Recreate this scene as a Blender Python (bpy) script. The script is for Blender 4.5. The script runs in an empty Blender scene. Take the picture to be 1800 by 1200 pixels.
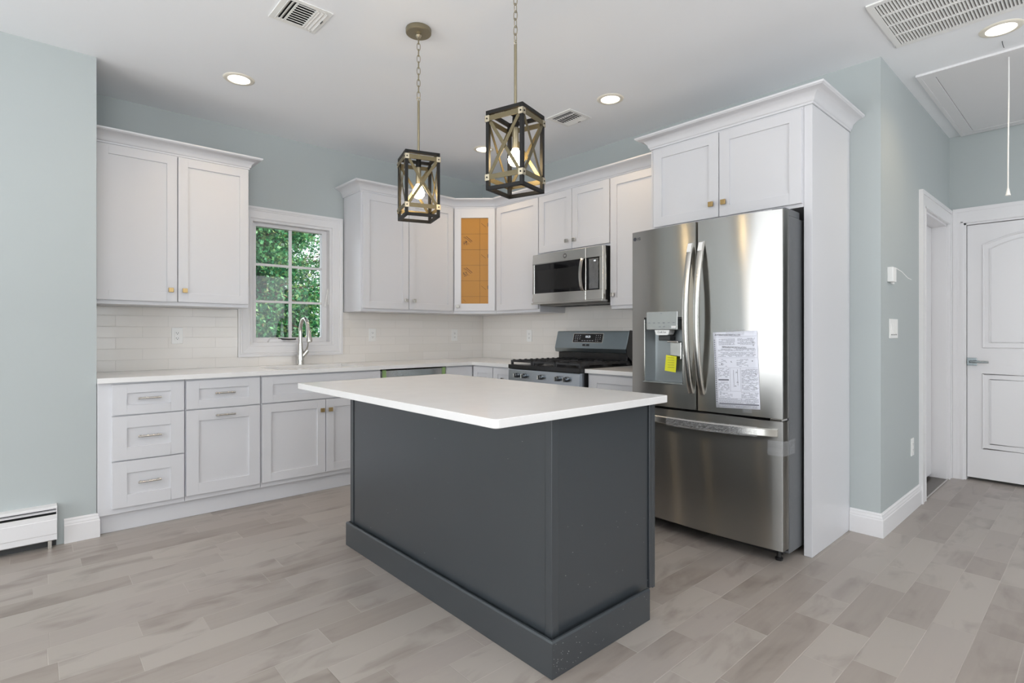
import bpy, bmesh, math, random
from mathutils import Vector, Matrix
R = math.radians
random.seed(7)
S = bpy.context.scene
COL = S.collection

# ------------------------------------------------------------------ camera, exposure, world, daylight
cam_d = bpy.data.cameras.new('camera')
cam = bpy.data.objects.new('camera', cam_d); COL.objects.link(cam)
cam.location = (-3.6603, -4.5275, 1.1768)
cam.rotation_euler = (R(90), 0, R(-42.0166))
cam_d.sensor_width = 36.0
cam_d.lens = 951.03 / 1800 * 36
cam_d.shift_y = -15.4 / 1800
cam_d.clip_start = 0.05
S.camera = cam
S.view_settings.view_transform = 'Standard'
S.view_settings.look = 'None'
S.view_settings.gamma = 1.0
S.view_settings.use_curve_mapping = False
S.view_settings.exposure = -0.78
cy = S.cycles
cy.use_denoising = True
cy.max_bounces = 10; cy.diffuse_bounces = 6; cy.glossy_bounces = 5; cy.transmission_bounces = 6
cy.transparent_max_bounces = 12
cy.caustics_reflective = False; cy.caustics_refractive = False
cy.sample_clamp_indirect = 6.0

W = bpy.data.worlds.new('sky'); S.world = W; W.use_nodes = True
nt = W.node_tree; bg = nt.nodes['Background']
bg.inputs[0].default_value = (0.86, 0.93, 1.0, 1); bg.inputs[1].default_value = 4.0

def lamp(name, kind, loc, rot, energy, color, size=None, size_y=None, **kw):
    d = bpy.data.lights.new(name, kind); d.energy = energy; d.color = color
    if kind == 'AREA':
        d.shape = 'RECTANGLE'; d.size = size; d.size_y = size_y
    elif size is not None and kind in ('POINT', 'SPOT'):
        d.shadow_soft_size = size
    for k, v in kw.items(): setattr(d, k, v)
    o = bpy.data.objects.new(name, d); COL.objects.link(o); o.location = loc; o.rotation_euler = rot
    return o
sun = lamp('sun', 'SUN', (6, -6, 12), Vector((-0.55, 0.42, -0.72)).to_track_quat('-Z', 'Y').to_euler(), 16.0, (1, 0.95, 0.86)); sun.data.angle = R(3)
# daylight entering by the three glazed openings behind and left of the camera: sky light, and added upward lamps that brighten the ceiling
COOL, UPFILL = (0.94, 0.97, 1.0), (1.0, 0.98, 0.95)
for wy in (-1.85, -4.15):
    lamp('daylight_west', 'AREA', (-9.12, wy, 1.45), (R(90), 0, R(-90)), 105, COOL, 1.7, 2.2)
    lamp('added_uplight_west', 'AREA', (-9.12, wy, 1.0), (R(152), 0, R(-90)), 18, UPFILL, 1.7, 1.2)
lamp('daylight_south', 'AREA', (-4.6, -9.12, 1.45), (R(90), 0, 0), 95, COOL, 4.6, 2.2)
lamp('added_uplight_south', 'AREA', (-4.6, -9.12, 1.0), (R(152), 0, 0), 25, UPFILL, 4.6, 1.2)
# added uplights out of view, with no lamp bodies, to brighten the ceiling
for fx_, fy_, fe_ in ((-4.4, -5.2, 136), (-1.6, -6.0, 45), (-5.6, -2.8, 52)):
    lamp('added_ceiling_uplight', 'AREA', (fx_, fy_, 1.3), (R(180), 0, 0), fe_, (1, 1, 1), 0.9, 0.9)
lamp('daylight_south_east', 'AREA', (0.0, -9.12, 1.45), (R(90), 0, 0), 22, COOL, 2.6, 2.2)

# ------------------------------------------------------------------ materials
def srgb(r, g, b):
    f = lambda c: (c / 255 / 12.92) if c / 255 <= 0.04045 else ((c / 255 + 0.055) / 1.055) ** 2.4
    return (f(r), f(g), f(b), 1)
class Nd:
    def __init__(s, name):
        s.m = bpy.data.materials.new(name); s.m.use_nodes = True; s.t = s.m.node_tree
        s.b = s.t.nodes['Principled BSDF']; s.out = s.t.nodes['Material Output']
    def n(s, typ, **kw):
        x = s.t.nodes.new(typ)
        for k, v in kw.items():
            if k.startswith('i_'): x.inputs[int(k[2:])].default_value = v
            else: setattr(x, k, v)
        return x
    def l(s, a, b): s.t.links.new(a, b)
    def set(s, **kw):
        for k, v in kw.items(): s.b.inputs[k.replace('_', ' ')].default_value = v
        return s
    def math(s, op, a, b=None):
        x = s.n('ShaderNodeMath', operation=op)
        for i, q in enumerate((a, b)):
            if q is None: continue
            if isinstance(q, (int, float)): x.inputs[i].default_value = q
            else: s.l(q, x.inputs[i])
        return x.outputs[0]
    def mix(s, fac, a, b, blend='MIX'):
        x = s.n('ShaderNodeMix', data_type='RGBA', blend_type=blend)
        for i, q in ((0, fac), (6, a), (7, b)):
            if isinstance(q, (int, float, tuple)): x.inputs[i].default_value = q
            else: s.l(q, x.inputs[i])
        return x.outputs[2]
    def bump(s, height, strength, dist=0.01):
        x = s.n('ShaderNodeBump'); x.inputs['Strength'].default_value = strength; x.inputs['Distance'].default_value = dist
        s.l(height, x.inputs['Height']); s.l(x.outputs[0], s.b.inputs['Normal'])

def paint(name, col, rough, bumpscale=220, bump=0.05, spec=0.5, var=0.03):
    N = Nd(name).set(Roughness=rough); N.b.inputs['Specular IOR Level'].default_value = spec
    g = N.n('ShaderNodeNewGeometry')
    no = N.n('ShaderNodeTexNoise'); no.inputs['Scale'].default_value = bumpscale; no.inputs['Detail'].default_value = 2
    N.l(g.outputs['Position'], no.inputs['Vector'])
    n2 = N.n('ShaderNodeTexNoise'); n2.inputs['Scale'].default_value = 1.7
    N.l(g.outputs['Position'], n2.inputs['Vector'])
    c2 = tuple(min(1, c * (1 - var)) for c in col[:3]) + (1,)
    N.l(N.mix(n2.outputs[0], c2, col), N.b.inputs['Base Color'])
    if bump: N.bump(no.outputs[0], bump, 0.002)
    return N.m
def plain(name, col, rough=0.5, metal=0.0, **kw):
    N = Nd(name).set(Base_Color=col, Roughness=rough, Metallic=metal)
    for k, v in kw.items(): N.b.inputs[k.replace('_', ' ')].default_value = v
    no = N.n('ShaderNodeTexNoise'); no.inputs['Scale'].default_value = 60
    g = N.n('ShaderNodeNewGeometry'); N.l(g.outputs['Position'], no.inputs['Vector'])
    r = N.n('ShaderNodeMapRange'); r.inputs['To Min'].default_value = max(0, rough - 0.04); r.inputs['To Max'].default_value = min(1, rough + 0.04)
    N.l(no.outputs[0], r.inputs['Value']); N.l(r.outputs[0], N.b.inputs['Roughness'])
    return N.m
def emit(name, col, strength):
    N = Nd(name).set(Base_Color=(1, 1, 1, 1)); N.b.inputs['Emission Color'].default_value = col; N.b.inputs['Emission Strength'].default_value = strength
    return N.m

M_wall = paint('wall_paint_pale_blue', srgb(179, 186, 186), 0.55, 260, 0.08)
M_ceil = paint('ceiling_paint', srgb(243, 245, 248), 0.75, 200, 0.06)
M_cab = paint('cabinet_white_lacquer', srgb(212, 212, 215), 0.32, 90, 0.0, var=0.01)
M_trim = paint('trim_white_gloss', srgb(228, 227, 228), 0.35, 90, 0.0, var=0.01)
M_island = paint('island_slate_paint', srgb(56, 61, 65), 0.30, 120, 0.03, spec=0.95, var=0.10)
M_dark = plain('black_plastic', (0.012, 0.012, 0.013, 1), 0.35)
M_void = plain('shadow_gap_black', (0.01, 0.01, 0.01, 1), 0.9)
M_blackglass = plain('black_glass', (0.006, 0.006, 0.007, 1), 0.05, Specular_IOR_Level=0.4)
M_iron = plain('cast_iron', (0.03, 0.03, 0.032, 1), 0.55)
M_enamel = plain('black_enamel', (0.015, 0.015, 0.016, 1), 0.18)
M_gold = plain('champagne_bronze', srgb(176, 150, 104), 0.32, 1.0)
M_nickel = plain('satin_nickel', srgb(196, 193, 186), 0.26, 1.0)
M_chrome = plain('brushed_nickel', srgb(205, 203, 198), 0.2, 1.0)
M_lever = plain('door_lever_steel', srgb(150, 158, 160), 0.28, 1.0)
M_bronze = plain('antique_bronze_strap', srgb(110, 101, 78), 0.45, 0.75)
M_rod = plain('brushed_bronze_rod', srgb(150, 141, 118), 0.36, 0.9)
M_frame = plain('black_iron_frame', (0.006, 0.0055, 0.005, 1), 0.5, Specular_IOR_Level=0.3)
M_bracket = plain('pewter_bracket', srgb(190, 180, 158), 0.35, 0.9)
M_plastic = plain('white_plastic', srgb(236, 236, 234), 0.3)
M_slot = plain('slot_dark_grey', (0.05, 0.05, 0.05, 1), 0.6)
M_paper = plain('printed_paper', srgb(226, 228, 238), 0.6)
M_ink = plain('grey_ink', srgb(120, 122, 132), 0.7)
M_ink2 = plain('dark_ink', srgb(60, 62, 70), 0.7)
M_yellow = plain('yellow_tag', srgb(226, 224, 44), 0.6)
M_cream = plain('cream_foam', srgb(206, 196, 176), 0.7)
M_greent = plain('green_foam_tape', srgb(150, 180, 120), 0.7)
M_greyside = plain('fridge_side_grey', srgb(104, 106, 109), 0.42, 0.2)
M_film = Nd('clear_film')
N = M_film; N.set(Base_Color=(0.9, 0.92, 0.95, 1), Roughness=0.12)
tr = N.n('ShaderNodeBsdfTransparent'); mx = N.n('ShaderNodeMixShader')
lw = N.n('ShaderNodeTexNoise'); lw.inputs['Scale'].default_value = 55; lw.inputs['Detail'].default_value = 6
cr = N.n('ShaderNodeMapRange'); cr.inputs['From Min'].default_value = 0.5; cr.inputs['From Max'].default_value = 0.66; cr.inputs['To Min'].default_value = 0.06; cr.inputs['To Max'].default_value = 0.8
N.l(lw.outputs[0], cr.inputs['Value']); N.l(cr.outputs[0], mx.inputs[0]); N.l(tr.outputs[0], mx.inputs[1]); N.l(N.b.outputs[0], mx.inputs[2]); N.l(mx.outputs[0], N.out.inputs[0])
N.bump(lw.outputs[0], 0.6, 0.01)
M_film = N.m

def steel(name, col, rough, aniso=0.75, broad=0):
    N = Nd(name).set(Base_Color=col, Metallic=1.0, Roughness=rough)
    g = N.n('ShaderNodeNewGeometry'); mp = N.n('ShaderNodeMapping'); mp.inputs['Scale'].default_value = (18, 18, 900)
    N.l(g.outputs['Position'], mp.inputs[0]); no = N.n('ShaderNodeTexNoise'); no.inputs['Scale'].default_value = 1; no.inputs['Detail'].default_value = 3
    N.l(mp.outputs[0], no.inputs['Vector'])
    r = N.n('ShaderNodeMapRange'); r.inputs['To Min'].default_value = rough - 0.008; r.inputs['To Max'].default_value = rough + 0.010
    N.l(no.outputs[0], r.inputs['Value']); N.l(r.outputs[0], N.b.inputs['Roughness'])
    N.b.inputs['Anisotropic'].default_value = aniso; N.b.inputs['Anisotropic Rotation'].default_value = 0.25
    tg = N.n('ShaderNodeTangent', direction_type='RADIAL', axis='Z'); N.l(tg.outputs[0], N.b.inputs['Tangent'])
    if broad:
        g2 = N.n('ShaderNodeBsdfAnisotropic'); g2.inputs['Color'].default_value = col; g2.inputs['Roughness'].default_value = 0.30
        g2.inputs['Anisotropy'].default_value = 0.84; N.l(tg.outputs[0], g2.inputs['Tangent'])
        mx = N.n('ShaderNodeMixShader'); mx.inputs[0].default_value = broad; N.l(N.b.outputs[0], mx.inputs[1]); N.l(g2.outputs[0], mx.inputs[2]); N.l(mx.outputs[0], N.out.inputs[0])
    return N.m
M_knob = plain('knob_steel', srgb(120, 124, 128), 0.25, 1.0)
M_steel = steel('brushed_stainless', srgb(186, 185, 182), 0.21, 0.85, 0.5)
M_steel2 = steel('appliance_stainless', srgb(212, 211, 206), 0.24, 0.6)
M_slatesteel = steel('blue_grey_stainless', srgb(150, 162, 168), 0.28, 0.5)
M_disp = plain('dispenser_silver_plastic', srgb(160, 166, 168), 0.3, 0.6)

# quartz
N = Nd('white_quartz').set(Roughness=0.16)
g = N.n('ShaderNodeNewGeometry'); no = N.n('ShaderNodeTexNoise'); no.inputs['Scale'].default_value = 420; N.l(g.outputs['Position'], no.inputs['Vector'])
n2 = N.n('ShaderNodeTexNoise'); n2.inputs['Scale'].default_value = 9; n2.inputs['Detail'].default_value = 6; N.l(g.outputs['Position'], n2.inputs['Vector'])
f = N.math('MULTIPLY', no.outputs[0], n2.outputs[0])
N.l(N.mix(f, srgb(236, 235, 234), srgb(218, 217, 216)), N.b.inputs['Base Color'])
M_quartz = N.m
# subway tile: brick pattern, z rows; u along the wall
def tile_mat(name, axis):
    N = Nd(name).set(Roughness=0.14)
    g = N.n('ShaderNodeNewGeometry'); sp = N.n('ShaderNodeSeparateXYZ'); N.l(g.outputs['Position'], sp.inputs[0])
    cb = N.n('ShaderNodeCombineXYZ'); N.l(sp.outputs[axis], cb.inputs[0]); N.l(N.math('SUBTRACT', sp.outputs[2], 0.914), cb.inputs[1])
    br = N.n('ShaderNodeTexBrick'); N.l(cb.outputs[0], br.inputs['Vector'])
    br.offset = 0.5; br.inputs['Scale'].default_value = 1.0
    br.inputs['Brick Width'].default_value = 0.305; br.inputs['Row Height'].default_value = 0.0762
    br.inputs['Mortar Size'].default_value = 0.0016; br.inputs['Mortar Smooth'].default_value = 0.2; br.inputs['Bias'].default_value = 0.0
    br.inputs['Color1'].default_value = srgb(232, 228, 223); br.inputs['Color2'].default_value = srgb(227, 223, 217); br.inputs['Mortar'].default_value = srgb(212, 208, 202)
    N.l(br.outputs['Color'], N.b.inputs['Base Color'])
    r = N.n('ShaderNodeMapRange'); r.inputs['To Min'].default_value = 0.12; r.inputs['To Max'].default_value = 0.7
    N.l(br.outputs['Fac'], r.inputs['Value']); N.l(r.outputs[0], N.b.inputs['Roughness'])
    wv = N.n('ShaderNodeTexNoise'); wv.inputs['Scale'].default_value = 11; N.l(g.outputs['Position'], wv.inputs['Vector'])
    h = N.math('SUBTRACT', N.math('MULTIPLY', wv.outputs[0], 0.6), br.outputs['Fac'])
    N.bump(h, 0.25, 0.004)
    return N.m
M_tileX = tile_mat('subway_tile_back', 0)
M_tileY = tile_mat('subway_tile_right', 1)
# plank floor (planks run along X)
def floor_mat():
    N = Nd('grey_maple_planks')
    PW, PL = 0.1355, 0.92
    g = N.n('ShaderNodeNewGeometry'); sp = N.n('ShaderNodeSeparateXYZ'); N.l(g.outputs['Position'], sp.inputs[0])
    ry = N.math('DIVIDE', N.math('ADD', sp.outputs[1], 3.63), PW)
    row = N.math('FLOOR', ry); fy = N.math('FRACT', ry)
    wn = N.n('ShaderNodeTexWhiteNoise', noise_dimensions='1D'); N.l(row, wn.inputs['W'])
    # plank length varies by row
    ln = N.math('ADD', N.math('MULTIPLY', wn.outputs[0], 0.6), 0.8)
    rx = N.math('ADD', N.math('DIVIDE', sp.outputs[0], ln), N.math('MULTIPLY', wn.outputs[0], 37.31))
    # split each plank once more at a random place
    ix = N.math('FLOOR', rx); fx = N.math('FRACT', rx)
    cb = N.n('ShaderNodeCombineXYZ'); N.l(ix, cb.inputs[0]); N.l(row, cb.inputs[1])
    w2 = N.n('ShaderNodeTexWhiteNoise', noise_dimensions='2D'); N.l(cb.outputs[0], w2.inputs['Vector'])
    cut = N.math('ADD', N.math('MULTIPLY', w2.outputs[0], 0.5), 0.25)
    half = N.math('GREATER_THAN', fx, cut)
    cb3 = N.n('ShaderNodeCombineXYZ'); N.l(ix, cb3.inputs[0]); N.l(row, cb3.inputs[1]); N.l(half, cb3.inputs[2])
    w3 = N.n('ShaderNodeTexWhiteNoise', noise_dimensions='3D'); N.l(cb3.outputs[0], w3.inputs['Vector'])
    rp = N.n('ShaderNodeValToRGB'); e = rp.color_ramp
    e.elements[0].position = 0; e.elements[0].color = srgb(147, 138, 131)
    e.elements[1].position = 1; e.elements[1].color = srgb(168, 161, 154)
    for p, c in ((0.2, srgb(154, 146, 139)), (0.5, srgb(160, 152, 146)), (0.8, srgb(164, 157, 150))):
        el = e.elements.new(p); el.color = c
    N.l(w3.outputs[0], rp.inputs[0])
    # grain stretched along X, shifted by plank
    va = N.n('ShaderNodeVectorMath', operation='MULTIPLY_ADD'); N.l(w3.outputs['Color'], va.inputs[0]); va.inputs[1].default_value = (9, 9, 9); N.l(g.outputs['Position'], va.inputs[2])
    mp = N.n('ShaderNodeMapping'); mp.inputs['Scale'].default_value = (2.6, 42, 1); N.l(va.outputs[0], mp.inputs[0])
    gr = N.n('ShaderNodeTexNoise'); gr.inputs['Scale'].default_value = 1; gr.inputs['Detail'].default_value = 6; gr.inputs['Distortion'].default_value = 0.3; N.l(mp.outputs[0], gr.inputs['Vector'])
    mp2 = N.n('ShaderNodeMapping'); mp2.inputs['Scale'].default_value = (3.2, 8, 1); N.l(va.outputs[0], mp2.inputs[0])
    bl = N.n('ShaderNodeTexNoise'); bl.inputs['Scale'].default_value = 1; bl.inputs['Detail'].default_value = 4; bl.inputs['Distortion'].default_value = 0.6; N.l(mp2.outputs[0], bl.inputs['Vector'])
    r1 = N.n('ShaderNodeMapRange'); r1.inputs['From Min'].default_value = 0.52; r1.inputs['From Max'].default_value = 0.72; r1.inputs['To Max'].default_value = 0.7
    N.l(bl.outputs[0], r1.inputs['Value'])
    c = N.mix(r1.outputs[0], rp.outputs[0], srgb(118, 108, 101))
    r2 = N.n('ShaderNodeMapRange'); r2.inputs['From Min'].default_value = 0.35; r2.inputs['From Max'].default_value = 0.7; r2.inputs['To Max'].default_value = 0.28
    N.l(gr.outputs[0], r2.inputs['Value'])
    c = N.mix(r2.outputs[0], c, srgb(172, 164, 156))
    # seams, bevel glints painted in a lighter colour only in places
    sn = N.n('ShaderNodeTexNoise'); sn.inputs['Scale'].default_value = 1.9; N.l(va.outputs[0], sn.inputs['Vector'])
    seamv = N.n('ShaderNodeMapRange'); seamv.inputs['From Min'].default_value = 0.42; seamv.inputs['From Max'].default_value = 0.66; seamv.inputs['To Min'].default_value = 0.08; seamv.inputs['To Max'].default_value = 0.6; N.l(sn.outputs[0], seamv.inputs['Value'])
    ey = N.math('MINIMUM', fy, N.math('SUBTRACT', 1.0, fy)); ey = N.math('MULTIPLY', ey, PW)
    dx = N.math('MINIMUM', N.math('MINIMUM', fx, N.math('SUBTRACT', 1.0, fx)), N.math('ABSOLUTE', N.math('SUBTRACT', fx, cut)))
    dx = N.math('MULTIPLY', dx, ln)
    ed = N.math('MINIMUM', ey, dx)
    sm = N.n('ShaderNodeMapRange', interpolation_type='SMOOTHSTEP'); sm.inputs['From Min'].default_value = 0.0004; sm.inputs['From Max'].default_value = 0.0022; sm.inputs['To Min'].default_value = 1; sm.inputs['To Max'].default_value = 0
    N.l(ed, sm.inputs['Value'])
    c = N.mix(N.math('MULTIPLY', sm.outputs[0], seamv.outputs[0]), c, srgb(200, 193, 186))
    N.l(c, N.b.inputs['Base Color'])
    rr = N.n('ShaderNodeMapRange'); rr.inputs['To Min'].default_value = 0.30; rr.inputs['To Max'].default_value = 0.46; N.l(gr.outputs[0], rr.inputs['Value']); N.l(rr.outputs[0], N.b.inputs['Roughness'])
    h = N.math('SUBTRACT', N.math('MULTIPLY', gr.outputs[0], 0.25), sm.outputs[0]); N.bump(h, 0.25, 0.003)
    return N.m
M_floor = floor_mat()
def glass_mat(name):
    N = Nd(name).set(Base_Color=(1, 1, 1, 1), Roughness=0.02)
    t = N.n('ShaderNodeBsdfTransparent'); gl = N.n('ShaderNodeBsdfGlossy'); gl.inputs['Roughness'].default_value = 0.01
    fr = N.n('ShaderNodeFresnel'); fr.inputs['IOR'].default_value = 1.45; mx = N.n('ShaderNodeMixShader')
    N.l(fr.outputs[0], mx.inputs[0]); N.l(t.outputs[0], mx.inputs[1]); N.l(gl.outputs[0], mx.inputs[2]); N.l(mx.outputs[0], N.out.inputs[0])
    return N.m
M_glass = glass_mat('window_glass')
M_brownfilm = paint('brown_protective_film', srgb(186, 130, 46), 0.35, 30, 0.0, var=0.22)
M_filmink = plain('film_print_dark_brown', srgb(44, 24, 6), 0.5)
M_lens = emit('downlight_lens', (1, 0.93, 0.8, 1), 9)
M_bulb = emit('warm_bulb', (1, 0.72, 0.36, 1), 95)
M_ring = plain('downlight_ring', srgb(232, 226, 212), 0.4)  # beige puts the warm glow of the lens into the ring colour
M_display = emit('display_digits', (0.8, 0.9, 1, 1), 1.2)
def leaf_mat(name, cols):
    N = Nd(name).set(Roughness=0.55)
    g = N.n('ShaderNodeNewGeometry'); rp = N.n('ShaderNodeValToRGB'); e = rp.color_ramp
    e.elements[0].position = 0; e.elements[0].color = cols[0]; e.elements[1].position = 1; e.elements[1].color = cols[-1]
    for i, c in enumerate(cols[1:-1]):
        el = e.elements.new((i + 1) / (len(cols) - 1)); el.color = c
    N.l(g.outputs['Random Per Island'], rp.inputs[0]); N.l(rp.outputs[0], N.b.inputs['Base Color'])
    tl = N.n('ShaderNodeBsdfTranslucent'); N.l(rp.outputs[0], tl.inputs[0]); mx = N.n('ShaderNodeMixShader'); mx.inputs[0].default_value = 0.35
    N.l(N.b.outputs[0], mx.inputs[1]); N.l(tl.outputs[0], mx.inputs[2]); N.l(mx.outputs[0], N.out.inputs[0])
    return N.m
M_leafA = leaf_mat('cedar_green', [srgb(20, 66, 44), srgb(38, 104, 66), srgb(62, 138, 84), srgb(100, 158, 100), srgb(128, 148, 88)])
M_leafB = leaf_mat('cedar_olive', [srgb(54, 84, 44), srgb(104, 128, 66), srgb(150, 156, 92), srgb(176, 150, 96)])
M_bark = plain('bark', srgb(110, 82, 62), 0.9)
M_ground = paint('soil_and_grass', srgb(92, 104, 62), 0.9, 30, 0.3, var=0.4)

# ------------------------------------------------------------------ mesh helpers
class Fr:
    """a wall frame: u along the wall, v up, w out of the wall"""
    def __init__(s, o, U, Nn): s.o = Vector(o); s.U = Vector(U).normalized(); s.N = Vector(Nn).normalized(); s.V = Vector((0, 0, 1))
    def __call__(s, u, v, w): return s.o + s.U * u + s.V * v + s.N * w
WORLD = lambda x, y, z: Vector((x, y, z))
FB = Fr((0, 0, 0), (1, 0, 0), (0, -1, 0))        # window wall: u = x, w = -y
FRt = Fr((0, 0, 0), (0, -1, 0), (-1, 0, 0))      # range wall: u = -y, w = -x
class MB:
    def __init__(s, f=WORLD): s.bm = bmesh.new(); s.f = f
    def box(s, a0, a1, b0, b1, c0, c1):
        vs = [s.bm.verts.new(s.f(x, y, z)) for x in (a0, a1) for y in (b0, b1) for z in (c0, c1)]
        for q in ((0, 1, 3, 2), (4, 6, 7, 5), (0, 4, 5, 1), (2, 3, 7, 6), (0, 2, 6, 4), (1, 5, 7, 3)):
            s.bm.faces.new([vs[i] for i in q])
        return s
    def prism(s, poly, c0, c1, plane='ab'):
        """polygon extruded along the third axis; plane names which two coordinates the polygon gives"""
        def P(p, c):
            d = {plane[0]: p[0], plane[1]: p[1]}; k = ({'a', 'b', 'c'} - set(plane)).pop(); d[k] = c
            return s.bm.verts.new(s.f(d['a'], d['b'], d['c']))
        A = [P(p, c0) for p in poly]; B = [P(p, c1) for p in poly]; n = len(poly)
        for i in range(n): s.bm.faces.new((A[i], A[(i + 1) % n], B[(i + 1) % n], B[i]))
        s.bm.faces.new(A[::-1]); s.bm.faces.new(B)
        return s
    def loft(s, rings, caps=True, closed=True):
        Rg = [[s.bm.verts.new(s.f(*p)) for p in r] for r in rings]; n = len(Rg[0])
        for i in range(len(Rg) - 1):
            for j in range(n if closed else n - 1):
                s.bm.faces.new((Rg[i][j], Rg[i][(j + 1) % n], Rg[i + 1][(j + 1) % n], Rg[i + 1][j]))
        if caps and closed: s.bm.faces.new(Rg[0][::-1]); s.bm.faces.new(Rg[-1])
        return s
    def tube(s, pts, r, n=12, caps=True, closed=False):
        pts = [Vector(s.f(*p)) for p in pts]; N_ = len(pts); rr = r if isinstance(r, (list, tuple)) else [r] * N_
        t0 = (pts[1] - pts[0]).normalized(); up = Vector((0, 0, 1)) if abs(t0.z) < 0.9 else Vector((1, 0, 0)); x = t0.cross(up).normalized()
        rings = []
        for i, p in enumerate(pts):
            if closed: t = (pts[(i + 1) % N_] - pts[i - 1]).normalized()
            else: t = (pts[min(i + 1, N_ - 1)] - pts[max(i - 1, 0)]).normalized()
            x = (x - t * x.dot(t)).normalized(); y = t.cross(x)
            rings.append([s.bm.verts.new(p + (x * math.cos(k * 2 * math.pi / n) + y * math.sin(k * 2 * math.pi / n)) * rr[i]) for k in range(n)])
        m = N_ if closed else N_ - 1
        for i in range(m):
            a, b = rings[i], rings[(i + 1) % N_]
            for j in range(n): s.bm.faces.new((a[j], a[(j + 1) % n], b[(j + 1) % n], b[j]))
        if caps and not closed: s.bm.faces.new(rings[0][::-1]); s.bm.faces.new(rings[-1])
        return s
    def lathe(s, c, prof, axis='c', n=24):
        """prof: (radius, height along axis); c: centre; axis a/b/c"""
        rings = []
        for r, h in prof:
            r = max(r, 1e-5); ring = []
            for k in range(n):
                A = 2 * math.pi * k / n; ca, sa = r * math.cos(A), r * math.sin(A)
                p = {'a': (c[0] + h, c[1] + ca, c[2] + sa), 'b': (c[0] + sa, c[1] + h, c[2] + ca), 'c': (c[0] + ca, c[1] + sa, c[2] + h)}[axis]
                ring.append(p)
            rings.append(ring)
        return s.loft(rings)
    def sweep(s, path, prof, closed=False):
        """path: list of (a,b) in plan, prof: list of (out,up) ; mitred corners, out = right-hand side of travel"""
        n = len(path); rings = []
        for i, p in enumerate(path):
            p = Vector(p)
            d0 = (p - Vector(path[i - 1])).normalized() if (i > 0 or closed) else None
            d1 = (Vector(path[(i + 1) % n]) - p).normalized() if (i < n - 1 or closed) else None
            if d0 is None: d0 = d1
            if d1 is None: d1 = d0
            n0 = Vector((d0.y, -d0.x)); n1 = Vector((d1.y, -d1.x)); mt = (n0 + n1).normalized(); k = 1 / max(0.2, mt.dot(n0))
            rings.append([(p.x + mt.x * o * k, p.y + mt.y * o * k, u) for o, u in prof])
        if closed: rings.append(rings[0])
        return s.loft(rings, caps=not closed)
    def obj(s, name, mat, parent=None, smooth=False, bevel=0, seg=2):
        bm = s.bm
        bmesh.ops.remove_doubles(bm, verts=bm.verts, dist=1e-6)
        bmesh.ops.recalc_face_normals(bm, faces=bm.faces)
        off = Vector((0, 0, 0)); q = parent
        while q is not None: off += q.location; q = q.parent
        if parent is not None: bmesh.ops.translate(bm, verts=bm.verts, vec=-off)
        me = bpy.data.meshes.new(name); bm.to_mesh(me); bm.free(); me.materials.append(mat)
        if smooth:
            for p in me.polygons: p.use_smooth = True
            me.set_sharp_from_angle(angle=R(40))
        o = bpy.data.objects.new(name, me); COL.objects.link(o)
        if parent is not None: o.parent = parent
        if bevel:
            b = o.modifiers.new('bevel', 'BEVEL'); b.width = bevel; b.segments = seg; b.limit_method = 'ANGLE'; b.angle_limit = R(35)
        return o
def tag(o, label, cat, group=None, kind=None):
    o['label'] = label; o['category'] = cat
    if group: o['group'] = group
    if kind: o['kind'] = kind
    return o
def thing(name, label, cat, loc=(0, 0, 0), group=None):
    o = bpy.data.objects.new(name, None); COL.objects.link(o); o.location = loc; o.empty_display_size = 0.1
    return tag(o, label, cat, group)
def struct(o, label=None):
    o['kind'] = 'structure'
    if label: o['label'] = label
    return o
def text(name, s, size, mat, parent, loc, rot, depth=0.0004, align='LEFT'):
    c = bpy.data.curves.new(name, 'FONT'); c.body = s; c.size = size; c.extrude = depth; c.align_x = align; c.align_y = 'CENTER'
    f_ = bpy.data.objects.new(name, c); COL.objects.link(f_); bpy.context.view_layer.update()
    me = bpy.data.meshes.new_from_object(f_.evaluated_get(bpy.context.evaluated_depsgraph_get())); bpy.data.objects.remove(f_); bpy.data.curves.remove(c)
    me.name = name; me.materials.clear(); me.materials.append(mat); o = bpy.data.objects.new(name, me); COL.objects.link(o)
    off = Vector((0, 0, 0)); q = parent
    while q is not None: off += q.location; q = q.parent
    o.parent = parent; o.location = Vector(loc) - off; o.rotation_euler = rot
    return o
def copy_tree(o, parent=None):
    c = o.copy(); COL.objects.link(c); c.parent = parent
    for ch in o.children: copy_tree(ch, c)
    return c
ROT_RW = (R(90), 0, R(-90))      # lettering on a face that looks towards -X

# ------------------------------------------------------------------ setting
H = 2.765
HY = -3.635          # hall wall face
EX = 1.95            # end wall face
LX, LY = -3.352, -0.603
struct(MB().box(-9, 6.2, -9, 0.2, -0.08, 0).obj('floor', M_floor))
struct(MB().box(-9.2, 6.3, -9.2, 0.4, H, H + 0.12).obj('ceiling', M_ceil))
WX0, WX1, WZ0, WZ1 = -2.346, -1.683, 1.08, 2.078
struct(MB(FB).box(LX, WX0, 0, H, -0.16, 0).box(WX1, 0.13, 0, H, -0.16, 0).box(WX0, WX1, 0, WZ0, -0.16, 0).box(WX0, WX1, WZ1, H, -0.16, 0).obj('wall_back', M_wall))
struct(MB().box(-9, LX, LY, LY + 0.12, 0, H).box(LX - 0.12, LX, LY + 0.12, 0.16, 0, H).obj('wall_left', M_wall))
struct(MB().box(0, 0.13, HY, 0, 0, H).obj('wall_right', M_wall))
OX0, OX1, OZ = 1.035, 1.845, 2.045     # hall doorway
struct(MB().box(0.13, OX0, HY, HY + 0.135, 0, H).box(OX1, EX + 0.13, HY, HY + 0.135, 0, H).box(OX0, OX1, HY, HY + 0.135, OZ, H).obj('wall_hall', M_wall))
DY0, DY1, DZ = -4.50, -3.728, 2.055    # end-wall door
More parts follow.
